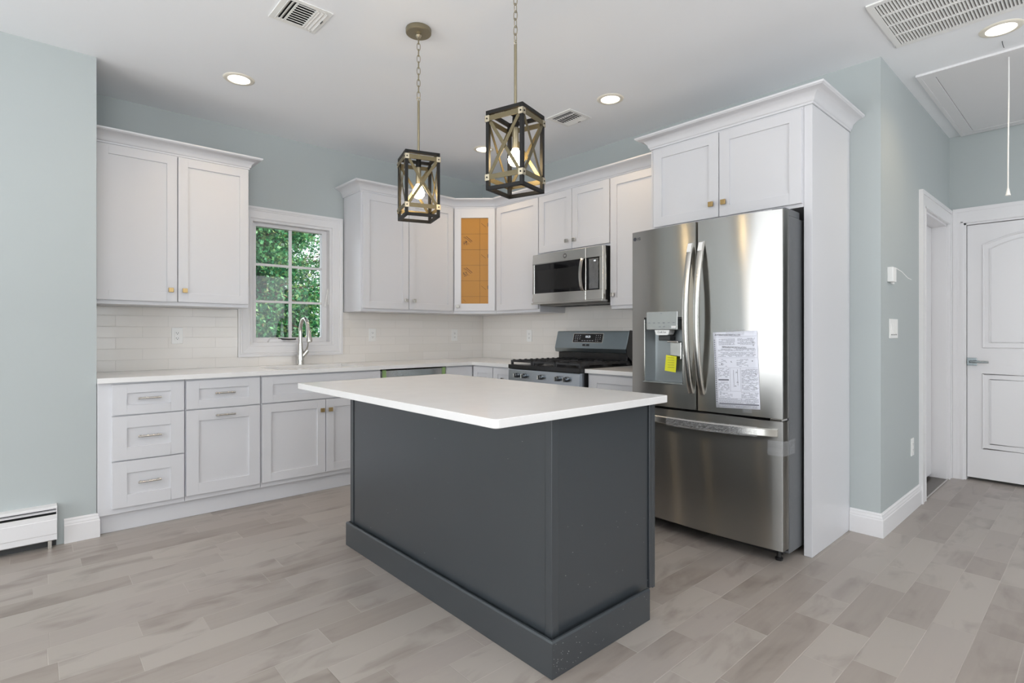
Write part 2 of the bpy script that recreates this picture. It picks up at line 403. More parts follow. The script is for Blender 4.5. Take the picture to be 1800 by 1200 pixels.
struct(MB().box(EX, EX + 0.13, DY1, HY, 0, H).box(EX, EX + 0.13, -4.75, DY0, 0, H).box(EX, EX + 0.13, -9, -7.4, 0, H).box(EX, EX + 0.13, -7.4, -4.75, 2.3, H).box(EX, EX + 0.13, DY0, DY1, DZ, H).obj('wall_end', M_wall))  # wide unseen opening added so the island's end reflects a dark space
struct(MB().box(-9.1, -9, -9, -5.2, 0, H).box(-9.1, -9, -0.8, LY + 0.12, 0, H).box(-9.1, -9, -3.3, -2.7, 0, H).box(-9.1, -9, -5.2, -0.8, 0, 0.35).box(-9.1, -9, -5.2, -0.8, 2.55, H).obj('wall_west', M_wall))
struct(MB().box(-9, -6.9, -9.1, -9, 0, H).box(-2.3, -1.3, -9.1, -9, 0, H).box(1.3, EX + 0.13, -9.1, -9, 0, H).box(-6.9, -2.3, -9.1, -9, 0, 0.35).box(-6.9, -2.3, -9.1, -9, 2.55, H).box(-1.3, 1.3, -9.1, -9, 0, 0.35).box(-1.3, 1.3, -9.1, -9, 2.55, H).obj('wall_rear', M_wall))
# baseboards: profile (out, up)
BBP = [(0, 0), (0.016, 0), (0.016, 0.098), (0.013, 0.104), (0.013, 0.110), (0.009, 0.122), (0.009, 0.128), (0.004, 0.136), (0, 0.137)]
struct(MB().sweep([(-3.497, LY), (LX, LY), (LX, LY + 0.03)], [(o, u) for o, u in BBP]).obj('baseboard_left', M_trim, bevel=0.0008))
struct(MB().sweep([(0, -3.479), (0, HY), (0.916, HY)], BBP).obj('baseboard_right', M_trim, bevel=0.0008))
# hall doorway casing (front faces -Y)
def casing(name, f, u0, u1, z1, wl, wr, th, hw=None):
    """moulded casing: legs at u0-wl..u0 and u1..u1+wr, head above z1 (width wl)"""
    m = MB(f); hw = hw or wl
    for a, b, s in ((u0 - wl, u0, 1), (u1, u1 + wr, -1)):
        k = 0.028; thick = b - a > 0.05
        m.box(a + (k if thick and s == 1 else 0), b - (k if thick and s == -1 else 0), 0, z1, 0, th * 0.75)
        if thick:
            o = (a, a + k) if s == 1 else (b - k, b); m.box(o[0], o[1], 0, z1 + hw - 0.028, 0, th)
            i = (b - 0.018, b - 0.004) if s == 1 else (a + 0.004, a + 0.018); m.box(i[0], i[1], 0, z1 + 0.01, 0, th * 0.9)
    m.box(u0 - wl + 0.028, u1 + wr - (0.028 if wr > 0.05 else 0), z1, z1 + hw - 0.028, 0, th * 0.75)
    m.box(u0 - wl, u1 + wr, z1 + hw - 0.028, z1 + hw, 0, th)
    m.box(u0 - 0.018, u1 + min(wr, 0.018), z1 + 0.004, z1 + 0.018, 0, th * 0.9)
    return m
FH = Fr((0, HY, 0), (1, 0, 0), (0, -1, 0))
c1 = casing('t', FH, OX0, OX1, OZ, 0.118, 0.10, 0.024)
struct(c1.obj('trim_1', M_trim))
jm = MB().box(OX0, OX0 + 0.015, HY - 0.002, HY + 0.135, 0, OZ).box(OX1 - 0.015, OX1, HY - 0.002, HY + 0.135, 0.0, OZ).box(OX0, OX1, HY - 0.002, HY + 0.135, OZ - 0.015, OZ)
struct(jm.obj('trim_2', M_trim, bevel=0.001))
d1 = struct(MB().box(OX0 + 0.018, OX1 - 0.02, HY + 0.095, HY + 0.13, 0.03, OZ - 0.018).obj('door_1', M_trim, bevel=0.002))
struct(MB().box(OX0, OX1, HY - 0.004, HY + 0.16, 0.0005, 0.004).obj('trim_3', plain('dark_threshold_wood', srgb(74, 66, 58), 0.3)))
tag(MB().box(OX0 + 0.002, OX1 - 0.004, HY - 0.016, HY - 0.004, 0.0005, 0.007).obj('threshold_strip', M_nickel, bevel=0.002), 'thin metal transition strip on the floor across the hall doorway', 'strip')
# end wall door
FE = Fr((EX, 0, 0), (0, -1, 0), (-1, 0, 0))
u0, u1 = -DY1, -DY0
c2 = casing('t', FE, u0, u1, DZ, 0.068, 0.1, 0.022, 0.118)
struct(c2.obj('trim_4', M_trim))
struct(MB(FE).box(u0, u0 + 0.014, 0, DZ, -0.13, 0.0).box(u1 - 0.014, u1, 0, DZ, -0.13, 0.0).box(u0, u1, DZ - 0.014, DZ, -0.13, 0.0).obj('trim_5', M_trim))
d2 = MB(FE).box(u0 + 0.017, u1 - 0.017, 0.022, DZ - 0.018, -0.062, -0.022)
pu0, pu1 = u0 + 0.115, u1 - 0.115
def ring_strip(m, loop, r, w0):
    m.tube([(a, b, w0) for a, b in loop], r, 8, closed=True)
arc = [(pu0, 1.87)] + [(pu0 + (pu1 - pu0) * t / 14, 1.87 + 0.075 * math.sin(math.pi * t / 14)) for t in range(1, 14)] + [(pu1, 1.87)]
top_loop = [(pu0, 1.06)] + arc + [(pu1, 1.06)]
def inset(loop, d):
    cx = sum(p[0] for p in loop) / len(loop); cz = (max(p[1] for p in loop) + min(p[1] for p in loop)) / 2
    hw = (pu1 - pu0) / 2; hz = (max(p[1] for p in loop) - min(p[1] for p in loop)) / 2
    return [(cx + (a - cx) * (hw - d) / hw, cz + (b - cz) * (hz - d) / hz) for a, b in loop]
d2o = struct(d2.obj('door_2', M_trim, bevel=0.002))
m = MB(FE); ring_strip(m, top_loop, 0.009, -0.023); ring_strip(m, inset(top_loop, 0.04), 0.006, -0.023)
low_loop = [(pu0, 0.262), (pu0, 0.85), (pu1, 0.85), (pu1, 0.262)]
ring_strip(m, low_loop, 0.009, -0.023); ring_strip(m, inset(low_loop, 0.04), 0.006, -0.023)
m.obj('panel_molding', M_trim, d2o, smooth=True)
m = MB(FE).prism(inset(top_loop, 0.045), -0.023, -0.018, 'ab').prism(inset(low_loop, 0.045), -0.023, -0.018, 'ab')
m.obj('raised_panel', M_trim, d2o, bevel=0.002)
hu = -(-3.775)
hd = MB(FE).box(hu - 0.031, hu + 0.031, 0.915, 0.977, -0.022, -0.014).obj('door_handle', M_lever, d2o, bevel=0.002)
MB(FE).tube([(hu, 0.947, -0.016), (hu, 0.947, 0.03)], 0.010, 14).tube([(hu - 0.012, 0.947, 0.028), (hu + 0.06, 0.947, 0.030), (hu + 0.105, 0.947, 0.026)], [0.010, 0.009, 0.007], 12).obj('lever', M_lever, hd, smooth=True)
# unseen walls added beyond the doors to block light, so the gaps stay dark
struct(MB().box(0.13, 6.0, HY + 0.6, HY + 0.65, 0, H).obj('wall_blocker_dark', M_void))
struct(MB().box(6.0, 6.1, -9.1, HY + 0.6, 0, H).box(EX + 0.13, 6.0, -9.1, -9.0, 0, H).obj('wall_blocker_beyond', M_wall))

# window 1
w1 = struct(MB(FB).box(WX0, WX0 + 0.02, WZ0, WZ1, -0.16, 0).box(WX1 - 0.02, WX1, WZ0, WZ1, -0.16, 0).box(WX0 + 0.02, WX1 - 0.02, WZ0, WZ0 + 0.02, -0.16, 0).box(WX0 + 0.02, WX1 - 0.02, WZ1 - 0.02, WZ1, -0.16, 0).obj('window_1', M_trim, bevel=0.001))
# casing: mitred profile around, out = width direction
m = MB(FB)
cw = 0.09
def pic_frame(m, a0, a1, b0, b1, prof):
    """prof: (distance outwards from the opening, depth w)"""
    rings = []
    for sa, sb in ((0, 0), (1, 0), (1, 1), (0, 1), (0, 0)):
        rings.append([((a1 + d) if sa else (a0 - d), (b1 + d) if sb else (b0 - d), w) for d, w in prof])
    m.loft(rings, caps=False)
pic_frame(m, WX0, WX1, WZ0, WZ1, [(0.0, 0.0), (0.0, 0.012), (0.008, 0.014), (0.012, 0.012), (0.058, 0.015), (0.064, 0.019), (0.070, 0.017), (0.076, 0.022), (0.092, 0.022), (0.092, 0.0)])
m.obj('window_casing', M_trim, w1)
sx0, sx1, sz0, sz1 = WX0 + 0.02, WX1 - 0.02, WZ0 + 0.02, WZ1 - 0.02
m = MB(FB); fw = 0.038
for a, b, c, d in ((sx0, sx0 + fw, sz0, sz1), (sx1 - fw, sx1, sz0, sz1), (sx0 + fw, sx1 - fw, sz0, sz0 + fw), (sx0 + fw, sx1 - fw, sz1 - fw + 0.012, sz1)):
    m.box(a, b, c, d, -0.115, -0.06)
sash = m.obj('window_sash', M_trim, w1, bevel=0.003)
gx0, gx1, gz0, gz1 = sx0 + fw, sx1 - fw, sz0 + fw, sz1 - fw + 0.012
xm = (gx0 + gx1) / 2 + 0.008
m = MB(FB).box(xm - 0.011, xm + 0.011, gz0, gz1, -0.097, -0.077)
for k in (1, 2):
    z = gz0 + (gz1 - gz0) * k / 3 - 0.006; m.box(gx0, gx1, z - 0.010, z + 0.010, -0.0965, -0.0775)
m.obj('muntin', M_trim, sash, bevel=0.002)
MB(FB).box(gx0 - 0.003, gx1 + 0.003, gz0 - 0.003, gz1 + 0.003, -0.090, -0.085).obj('window_pane', M_glass, sash)
crank = MB(FB).prism([(-2.20, sz0 + 0.0), (-2.08, sz0 + 0.0), (-2.10, sz0 + 0.026), (-2.185, sz0 + 0.03)], -0.055, -0.025, 'ab').obj('window_crank', M_trim, w1, bevel=0.004)
MB(FB).tube([(-2.12, sz0 + 0.028, -0.035), (-2.03, sz0 + 0.022, -0.03), (-1.98, sz0 + 0.024, -0.03)], 0.006, 8).obj('crank_arm', M_slot, crank, smooth=True)
MB(FB).box(WX1 - 0.024, WX1 - 0.02, 1.42, 1.56, -0.055, -0.02).tube([(WX1 - 0.026, 1.55, -0.035), (WX1 - 0.036, 1.48, -0.030), (WX1 - 0.05, 1.40, -0.02)], [0.005, 0.006, 0.007], 8).obj('window_latch', M_plastic, w1, smooth=True)

# outside
struct(MB().box(-9, 8, 0.3, 14, -0.6, -0.5).obj('ground', M_ground))

# ------------------------------------------------------------------ shaker fronts and hardware
def shaker(f, name, parent, u0, u1, v0, v1, w0, stile=0.058, th=0.02, rec=0.009, mat=None):
    m = MB(f)
    s = stile; sv = min(stile, (v1 - v0) * 0.3)
    m.box(u0, u0 + s, v0, v1, w0, w0 + th); m.box(u1 - s, u1, v0, v1, w0, w0 + th)
    m.box(u0 + s, u1 - s, v0, v0 + sv, w0, w0 + th); m.box(u0 + s, u1 - s, v1 - sv, v1, w0, w0 + th)
    m.box(u0 + s - 0.002, u1 - s + 0.002, v0 + sv - 0.002, v1 - sv + 0.002, w0 + 0.002, w0 + th - rec)
    return m.obj(name, mat or M_cab, parent, bevel=0.0012)
def knob(f, parent, u, v, w, mat=None):
    m = MB(f); m.tube([(u, v, w - 0.001), (u, v, w + 0.014)], 0.006, 10)
    m.box(u - 0.0145, u + 0.0145, v - 0.0145, v + 0.0145, w + 0.012, w + 0.024)
    return m.obj('knob', mat or M_gold, parent, bevel=0.0015)
def pull(f, parent, u, v, w, L=0.118):
    m = MB(f); m.tube([(u - L / 2, v, w + 0.03), (u + L / 2, v, w + 0.03)], 0.0058, 14)
    for k in (-1, 1): m.tube([(u + k * L * 0.38, v, w - 0.001), (u + k * L * 0.38, v, w + 0.03)], 0.0045, 10)
    return m.obj('bar_handle', M_nickel, parent, smooth=True)

# base cabinets along the window wall
BZ0, BZ1, TK, TKD = 0.112, 0.884, 0.605, 0.572
def base_body(f, u0, u1, parent, filler=0.0, deep=TK):
    m = MB(f).box(u0, u1, BZ0, BZ1, 0.002, deep)
    o = m.obj('carcass', M_cab, parent, bevel=0.001)
    MB(f).box(u0 - 0.0012, u1 + 0.0012, 0.001, BZ0, deep - 0.06, TKD).obj('toe_kick', M_cab, parent)
    return o
t = thing('base_cabinet', 'white three-drawer base cabinet at the left end of the window wall', 'cabinet', (-3.13, -0.3, 0))
base_body(FB, LX + 0.003, -2.91, t)
for z0, z1 in ((0.692, 0.872), (0.425, 0.684), (0.146, 0.417)):
    d = shaker(FB, 'drawer_front', t, -3.282, -2.915, z0, z1, TK, stile=0.072)
    pull(FB, d, -3.098, (z0 + z1) / 2 + 0.004, TK + 0.011)
t = thing('base_cabinet', 'white base cabinet with one drawer above a pull-out door, right of the three-drawer unit', 'cabinet', (-2.68, -0.3, 0))
base_body(FB, -2.908, -2.457, t)
d = shaker(FB, 'drawer_front', t, -2.904, -2.463, 0.692, 0.872, TK, stile=0.072); pull(FB, d, -2.684, 0.786, TK + 0.011)
d = shaker(FB, 'door', t, -2.904, -2.463, 0.146, 0.684, TK, stile=0.07); pull(FB, d, -2.684, 0.644, TK + 0.02)
t = thing('sink_base_cabinet', 'white double-door base cabinet under the sink with false drawer front', 'cabinet', (-2.0, -0.3, 0))
m = MB(FB).box(-2.455, -1.547, BZ0, 0.62, 0.002, TK).box(-2.455, -1.547, 0.62, BZ1, 0.575, TK).box(-2.455, -2.437, 0.62, BZ1, 0.002, 0.575).box(-1.565, -1.547, 0.62, BZ1, 0.002, 0.575)
m.obj('carcass', M_cab, t)
MB(FB).box(-2.4565, -1.545, 0.001, BZ0, TK - 0.06, TKD).obj('toe_kick', M_cab, t)
shaker(FB, 'drawer_front', t, -2.450, -1.553, 0.692, 0.872, TK, stile=0.072)
for a, b, k in ((-2.450, -2.0035, -2.032), (-1.9985, -1.553, -1.97)):
    d = shaker(FB, 'door', t, a, b, 0.146, 0.684, TK, stile=0.06); knob(FB, d, k, 0.608, TK + 0.02)
t = thing('dishwasher', 'stainless dishwasher under the counter with green taped control strip', 'dishwasher', (-1.22, -0.3, 0))
MB(FB).box(-1.538, -0.912, 0.10, 0.872, 0.02, 0.57).obj('tub_body', M_dark, t)
MB(FB).box(-1.535, -0.915, 0.13, 0.795, 0.57, 0.612).obj('door', M_steel2, t, bevel=0.004)
MB(FB).box(-1.535, -0.915, 0.815, 0.872, 0.57, 0.606).obj('control_strip', M_steel2, t, bevel=0.003)
MB(FB).box(-1.50, -0.93, 0.797, 0.813, 0.57, 0.600).obj('packing_strip', M_cream, t, bevel=0.003)
for a, b in ((-1.530, -1.495), (-0.950, -0.918)):
    MB(FB).box(a, b, 0.80, 0.876, 0.6065, 0.612).obj('packing_tape', M_greent, t, bevel=0.002)
MB(FB).box(-1.53, -0.92, 0.001, 0.10, 0.5, 0.55).obj('toe_kick', M_dark, t)
t = thing('corner_base_cabinet', 'white blind corner base cabinet between dishwasher and range wall drawers', 'cabinet', (-0.4, -0.4, 0))
MB().box(-0.908, -0.002, -TK, -0.002, BZ0, BZ1).obj('carcass', M_cab, t)
MB(FB).box(-0.905, -0.63, 0.146, 0.872, TK, TK + 0.018).obj('filler_panel', M_cab, t, bevel=0.001)
MB(FB).box(-0.905, -0.58, 0.001, BZ0, TK - 0.06, TKD).obj('toe_kick', M_cab, t)
t = thing('base_cabinet', 'white drawer base cabinet nearest the counter corner on the range wall', 'cabinet', (-0.3, -0.76, 0))
base_body(FRt, 0.61, 0.905, t)
d = shaker(FRt, 'drawer_front', t, 0.632, 0.902, 0.692, 0.872, TK, stile=0.06); pull(FRt, d, 0.767, 0.778, TK + 0.011, 0.1)
d = shaker(FRt, 'door', t, 0.632, 0.902, 0.146, 0.684, TK); knob(FRt, d, 0.875, 0.64, TK + 0.02)
t = thing('base_cabinet', 'narrow white base cabinet tight against the left side of the gas range', 'cabinet', (-0.3, -1.04, 0))
base_body(FRt, 0.907, 1.178, t)
d = shaker(FRt, 'drawer_front', t, 0.912, 1.174, 0.692, 0.872, TK, stile=0.06); knob(FRt, d, 1.04, 0.778, TK + 0.011, M_nickel)
d = shaker(FRt, 'door', t, 0.912, 1.174, 0.146, 0.684, TK); knob(FRt, d, 0.945, 0.64, TK + 0.02)
t = thing('base_cabinet', 'white drawer base cabinet between the gas range and the fridge', 'cabinet', (-0.3, -2.23, 0))
base_body(FRt, 1.968, 2.496, t)
d = shaker(FRt, 'drawer_front', t, 1.99, 2.49, 0.692, 0.872, TK, stile=0.072); pull(FRt, d, 2.24, 0.776, TK + 0.011, 0.13)
d = shaker(FRt, 'door', t, 1.99, 2.49, 0.146, 0.684, TK); knob(FRt, d, 2.03, 0.64, TK + 0.02)

# worktops
CZ0, CZ1, CD = 0.885, 0.914, 0.645
KX0, KX1, KY0, KY1 = -2.34, -1.66, -0.545, -0.135   # sink cut-out
m = MB()
m.box(LX + 0.001, KX0, -CD, -0.010, CZ0, CZ1).box(KX0, KX1, -CD, KY0, CZ0, CZ1).box(KX0, KX1, KY1, -0.010, CZ0, CZ1).box(KX1, -0.010, -CD, -0.010, CZ0, CZ1).box(-CD, -0.010, -1.183, -CD, CZ0, CZ1)
tag(m.obj('worktop', M_quartz, None), 'white quartz L-shaped worktop under the window running to the range', 'countertop')
tag(MB().box(-CD, -0.010, -2.498, -1.967, CZ0, CZ1).obj('worktop', M_quartz, None, bevel=0.002), 'short white quartz worktop between gas range and fridge', 'countertop')
t = thing('kitchen_sink', 'white undermount sink set in the worktop below the window', 'sink', (-2.0, -0.34, 0.66))
m = MB(); zt, zb = CZ0 - 0.001, 0.70; a0, a1, b0, b1 = KX0 - 0.012, KX1 + 0.012, KY0 - 0.012, KY1 + 0.012
m.box(a0, a1, b0, b1, zb - 0.01, zb); m.box(a0, a0 + 0.01, b0, b1, zb, zt); m.box(a1 - 0.01, a1, b0, b1, zb, zt); m.box(a0 + 0.01, a1 - 0.01, b0, b0 + 0.01, zb, zt); m.box(a0 + 0.01, a1 - 0.01, b1 - 0.01, b1, zb, zt)
m.obj('basin', M_plastic, t, bevel=0.006)
MB().lathe((-2.0, -0.30, zb), [(0.0, 0.003), (0.03, 0.003), (0.042, 0.006), (0.045, 0.0)], n=24).obj('drain', M_chrome, t, smooth=True)
# faucet
fx, fy = -1.985, -0.085
t = thing('kitchen_faucet', 'brushed nickel pull-down kitchen faucet in front of the window', 'faucet', (fx, fy, CZ1))
MB().lathe((fx, fy, CZ1), [(0.0, 0), (0.030, 0), (0.031, 0.006), (0.0285, 0.012), (0.027, 0.06), (0.024, 0.10), (0.0195, 0.145), (0.017, 0.175), (0.0, 0.175)], n=28).obj('body', M_chrome, t, smooth=True)
pts = [(fx, fy, CZ1 + 0.17)] + [(fx, fy, CZ1 + 0.17 + 0.10 * k / 4) for k in range(1, 5)]
rad = 0.082
for k in range(1, 15):
    A = math.pi * k / 14 * 0.93; pts.append((fx + 0.0 * k, fy - rad + rad * math.cos(A), CZ1 + 0.275 + 1.25 * rad * math.sin(A)))
MB().tube(pts, 0.0135, 16).obj('spout', M_chrome, t, smooth=True)
MB().lathe((fx, fy, CZ1 + 0.178), [(0.0165, -0.006), (0.0175, 0), (0.0165, 0.006)], n=24).obj('collar', M_chrome, t, smooth=True)
e = Vector(pts[-1]); d = (e - Vector(pts[-2])).normalized()
MB().tube([e - d * 0.004, e + d * 0.02, e + d * 0.06, e + d * 0.10, e + d * 0.112], [0.014, 0.0165, 0.019, 0.023, 0.021], 18).obj('spray_head', M_chrome, t, smooth=True)
h = MB().tube([(fx, fy, CZ1 + 0.052), (fx + 0.028, fy - 0.008, CZ1 + 0.085), (fx + 0.052, fy - 0.014, CZ1 + 0.118)], [0.018, 0.018, 0.017], 16).obj('handle_hub', M_chrome, t, smooth=True)
MB().tube([(fx + 0.040, fy - 0.012, CZ1 + 0.112), (fx + 0.044, fy - 0.035, CZ1 + 0.15), (fx + 0.046, fy - 0.045, CZ1 + 0.19), (fx + 0.046, fy - 0.05, CZ1 + 0.225)], [0.007, 0.0065, 0.006, 0.006], 10).obj('lever', M_chrome, h, smooth=True)

# backsplash tiles
BSZ = 1.356
m = MB(FB).box(LX + 0.002, WX0 - 0.093, CZ1, BSZ, 0.001, 0.009).box(WX1 + 0.093, -0.010, CZ1, BSZ, 0.001, 0.009).box(WX0 - 0.093, WX1 + 0.093, CZ1, WZ0 - 0.093, 0.001, 0.009)
t = tag(m.obj('tile_backsplash', M_tileX), 'glossy white subway tile backsplash along the window wall', 'backsplash')
MB(FB).box(LX + 0.001, LX + 0.012, CZ1, BSZ, 0.009, 0.013).obj('edge_strip', M_trim, t)
tag(MB(FRt).box(0.010, 1.19, CZ1, BSZ, 0.001, 0.009).box(1.19, 1.96, 0.75, 1.41, 0.001, 0.009).box(1.96, 2.50, CZ1, BSZ, 0.001, 0.009).obj('tile_backsplash', M_tileY), 'glossy white subway tile backsplash behind the gas range', 'backsplash')

# upper cabinets
UZ0, UZ1, UD = 1.357, 2.362, 0.335
def upper_body(f, u0, u1, parent, z0=UZ0, z1=UZ1, d=UD):
    return MB(f).box(u0, u1, z0, z1, 0.011 if z0 < 1.5 else 0.002, d).obj('carcass', M_cab, parent, bevel=0.001)
t = thing('upper_cabinet', 'white double-door wall cabinet hung left of the window', 'cabinet', (-2.9, -0.17, UZ0))
upper_body(FB, LX + 0.003, -2.455, t)
for a, b, k in ((-3.332, -2.9045, -2.942), (-2.8985, -2.460, -2.862)):
    d = shaker(FB, 'door', t, a, b, 1.383, 2.35, UD); knob(FB, d, k, 1.459, UD + 0.02)
t = thing('upper_cabinet', 'white double-door wall cabinet hung right of the window', 'cabinet', (-1.1, -0.17, UZ0))
upper_body(FB, -1.579, -0.634, t)
for a, b, k in ((-1.566, -1.1315, -1.166), (-1.1255, -0.650, -1.082)):
    d = shaker(FB, 'door', t, a, b, 1.383, 2.35, UD); knob(FB, d, k, 1.461, UD + 0.02, M_nickel)
# diagonal corner cabinet
A, B = Vector((-0.632, -UD, 0)), Vector((-UD, -0.614, 0))
dv = (B - A); DL = dv.length; FD = Fr(A, dv, Vector((dv.y, -dv.x, 0)))
t = thing('corner_wall_cabinet', 'diagonal white corner wall cabinet with brown film over its glass door', 'cabinet', (-0.3, -0.3, UZ0))
MB().prism([(-0.632, -0.011), (-0.632, -UD), (-UD, -0.614), (-0.011, -0.614), (-0.011, -0.011)], UZ0, UZ1, 'ab').obj('carcass', M_cab, t)
m = MB(FD); gu0, gu1, gv0, gv1 = 0.075, DL - 0.075, 1.452, 2.262
D0, D1 = 0.012, DL - 0.012
for a, b, c, e in ((D0, gu0, 1.383, 2.35), (gu1, D1, 1.383, 2.35), (gu0, gu1, 1.383, gv0), (gu0, gu1, gv1, 2.35)): m.box(a, b, c, e, 0.001, 0.021)
d = m.obj('glass_door', M_cab, t, bevel=0.0012)
knob(FD, d, 0.045, 1.425, 0.021, M_nickel)
fm = MB(FD).box(gu0 - 0.002, gu1 + 0.002, gv0 - 0.002, gv1 + 0.002, 0.003, 0.011).obj('film_covered_pane', M_brownfilm, d)
m = MB(FD); w0, w1 = 0.0108, 0.0116
gw = gu1 - gu0; cu = gu0 + gw * 0.69; st = 0.148
for k in range(6):
    z = gv1 - 0.150 - k * st
    if z > gv0: m.box(gu0, gu1, z - 0.0008, z + 0.0008, w0, w1)
m.box(cu - 0.0008, cu + 0.0008, gv0, gv1, w0, w1)
def slash(m, u, v, L, th):
    a = R(-40); du, dv_ = math.cos(a) * L, math.sin(a) * L
    m.prism([(u, v), (u + du, v + dv_), (u + du + th * 0.6, v + dv_ + th * 0.8), (u + th * 0.6, v + th * 0.8)], w0, w1, 'ab')
for k in (1, 3, 5):
    z = gv1 - 0.150 - (k - 1) * st
    if z < gv0 + 0.02: continue
    for du, dz, L, th in ((0.03, -0.028, 0.082, 0.0034), (0.046, -0.024, 0.076, 0.0044), (0.020, -0.03, 0.03, 0.002), (0.038, -0.068, 0.05, 0.002)):
        if z + dz - L * 0.64 > gv0: slash(m, gu0 + du, z + dz, L, th)
    if z - 0.13 > gv0:
        for j in range(26):
            a, b = random.random() * 0.055, random.random() * 0.05
            s_ = random.uniform(0.002, 0.005); u = gu0 + 0.014 + a * 0.7 + b * 0.2; v = z - 0.075 - b * 0.75 + a * 0.25
            m.box(u, u + s_ * 1.6, v, v + s_, w0, w1)
for k in (0, 2, 4):
    z = gv1 - 0.05 - k * st
    slash(m, cu + 0.012, z, 0.055, 0.0025); m.box(gu1 - 0.006, gu1 - 0.001, z - 0.03, z + 0.004, w0, w1)
m.obj('film_printing', M_filmink, fm)
t = thing('upper_cabinet', 'white single-door wall cabinet between the corner cabinet and the microwave', 'cabinet', (-0.17, -0.9, UZ0))
upper_body(FRt, 0.616, 1.199, t)
d = shaker(FRt, 'door', t, 0.640, 1.194, 1.383, 2.35, UD); knob(FRt, d, 1.163, 1.461, UD + 0.02, M_nickel)
t = thing('upper_cabinet', 'short white double-door cabinet directly above the microwave', 'cabinet', (-0.17, -1.58, 1.845))
upper_body(FRt, 1.201, 1.967, t, 1.844)
for a, b, k in ((1.206, 1.5815, 1.537), (1.5865, 1.962, 1.617)):
    d = shaker(FRt, 'door', t, a, b, 1.862, 2.35, UD); knob(FRt, d, k, 1.928, UD + 0.02, M_nickel)
t = thing('upper_cabinet', 'narrow white single-door wall cabinet between microwave and fridge', 'cabinet', (-0.17, -2.23, UZ0))
upper_body(FRt, 1.969, 2.499, t)
d = shaker(FRt, 'door', t, 1.974, 2.494, 1.383, 2.35, UD); knob(FRt, d, 2.004, 1.463, UD + 0.02, M_nickel)
t = thing('fridge_surround_cabinet', 'deep white double-door cabinet above the fridge with tall side panels', 'cabinet', (-0.3, -2.97, 1.845))
FDP = 0.604
MB(FRt).box(2.516, 3.436, 1.842, 2.372, 0.002, FDP).obj('carcass', M_cab, t)
for a, b, k in ((2.53, 2.9735, 2.933), (2.9785, 3.431, 3.010)):
    d = shaker(FRt, 'door', t, a, b, 1.86, 2.358, FDP, stile=0.06); knob(FRt, d, k, 1.938, FDP + 0.02)
MB(FRt).box(3.437, 3.478, 0.001, 2.372, 0.002, FDP).obj('side_panel', M_cab, t, bevel=0.0015)
MB(FRt).box(2.5, 2.515, 0.001, 2.372, 0.002, FDP).obj('side_panel', M_cab, t, bevel=0.0015)
# crown moldings: profile (out, up) from the cabinet face
def crown_prof(z):
    P = [(0.0008, z), (0.006, z), (0.007, z + 0.010), (0.012, z + 0.013)]
    for k in range(7):
        A_ = k / 6; P.append((0.014 + 0.056 * A_ ** 1.7, z + 0.016 + 0.048 * (1 - (1 - A_) ** 1.6)))
    P += [(0.072, z + 0.067), (0.077, z + 0.070), (0.079, z + 0.079), (0.0008, z + 0.079)]
    return P
# travel so that "out" is on the right-hand side
cz = 2.357
tag(MB().sweep([(LX + 0.003, -UD), (-2.455, -UD), (-2.455, -0.002)][::1], crown_prof(cz)).obj('crown_molding', M_cab, smooth=True), 'white crown molding on top of the cabinet left of the window', 'molding')
pr_ = crown_prof(cz)
tag(MB().sweep([(-1.579, -0.002), (-1.579, -UD), (-0.632, -UD), (-UD, -0.614), (-UD, -2.498)], pr_).obj('crown_molding', M_cab, smooth=True), 'long white crown molding bending round the corner wall cabinets', 'molding')
tag(MB().sweep([(-0.425, -2.5), (-FDP, -2.5), (-FDP, -3.478), (-0.002, -3.478)], crown_prof(2.373)).obj('crown_molding', M_cab, smooth=True), 'white crown molding on the deep cabinet above the fridge', 'molding')

# ------------------------------------------------------------------ microwave
t = thing('microwave', 'stainless over-the-range microwave with black door glass', 'microwave', (-0.2, -1.577, 1.425))
my0, my1 = 1.203, 1.957
MB(FRt).box(my0 + 0.004, my1 - 0.002, 1.425, 1.841, 0.012, 0.385).obj('body', M_dark, t, bevel=0.003)
m = MB(FRt)
gy0, gy1, gz0_, gz1_ = 1.224, 1.735, 1.506, 1.756
split = 1.79
m.box(my0, split, gz1_, 1.838, 0.387, 0.425).box(my0, split, 1.43, gz0_, 0.387, 0.425).box(my0, gy0, gz0_, gz1_, 0.387, 0.425)
m.box(gy1 + 0.045, split, gz0_, gz1_, 0.387, 0.421)
door = m.obj('door', M_steel2, t, bevel=0.003)
gp = MB(FRt).box(gy0, gy1 + 0.045, gz0_, gz1_, 0.389, 0.419).obj('door_glass', M_blackglass, door, bevel=0.002)
MB(FRt).box(gy0 + 0.035, gy1 - 0.02, gz0_ + 0.03, gz1_ - 0.055, 0.4188, 0.4198).obj('mesh_screen', plain('perforated_screen', (0.014, 0.014, 0.014, 1), 0.16, Specular_IOR_Level=0.4), gp)
hp = [(1.758, 1.506 + (0.25) * k / 12, 0.425 + 0.030 * math.sin(math.pi * k / 12) ** 0.6 + 0.002) for k in range(13)]
m = MB(FRt)
m.loft([[(u - 0.013, v, w - 0.005), (u - 0.008, v, w + 0.006), (u + 0.008, v, w + 0.006), (u + 0.013, v, w - 0.005)] for u, v, w in hp])
m.obj('handle', M_chrome, door, smooth=True)
bd = MB(FRt).lathe((1.573, 1.797, 0.425), [(0, 0.0), (0.019, 0.0), (0.019, 0.0015), (0.016, 0.0022), (0.016, 0.0012), (0, 0.0012)], n=28)
bd.bm.free(); bd = MB(FRt)
bd.loft([[(1.573 + r * math.cos(2 * math.pi * k / 28), 1.797 + r * math.sin(2 * math.pi * k / 28), 0.425 + w) for k in range(28)] for r, w in ((0.019, -0.002), (0.019, 0.0012), (0.0165, 0.0016))])
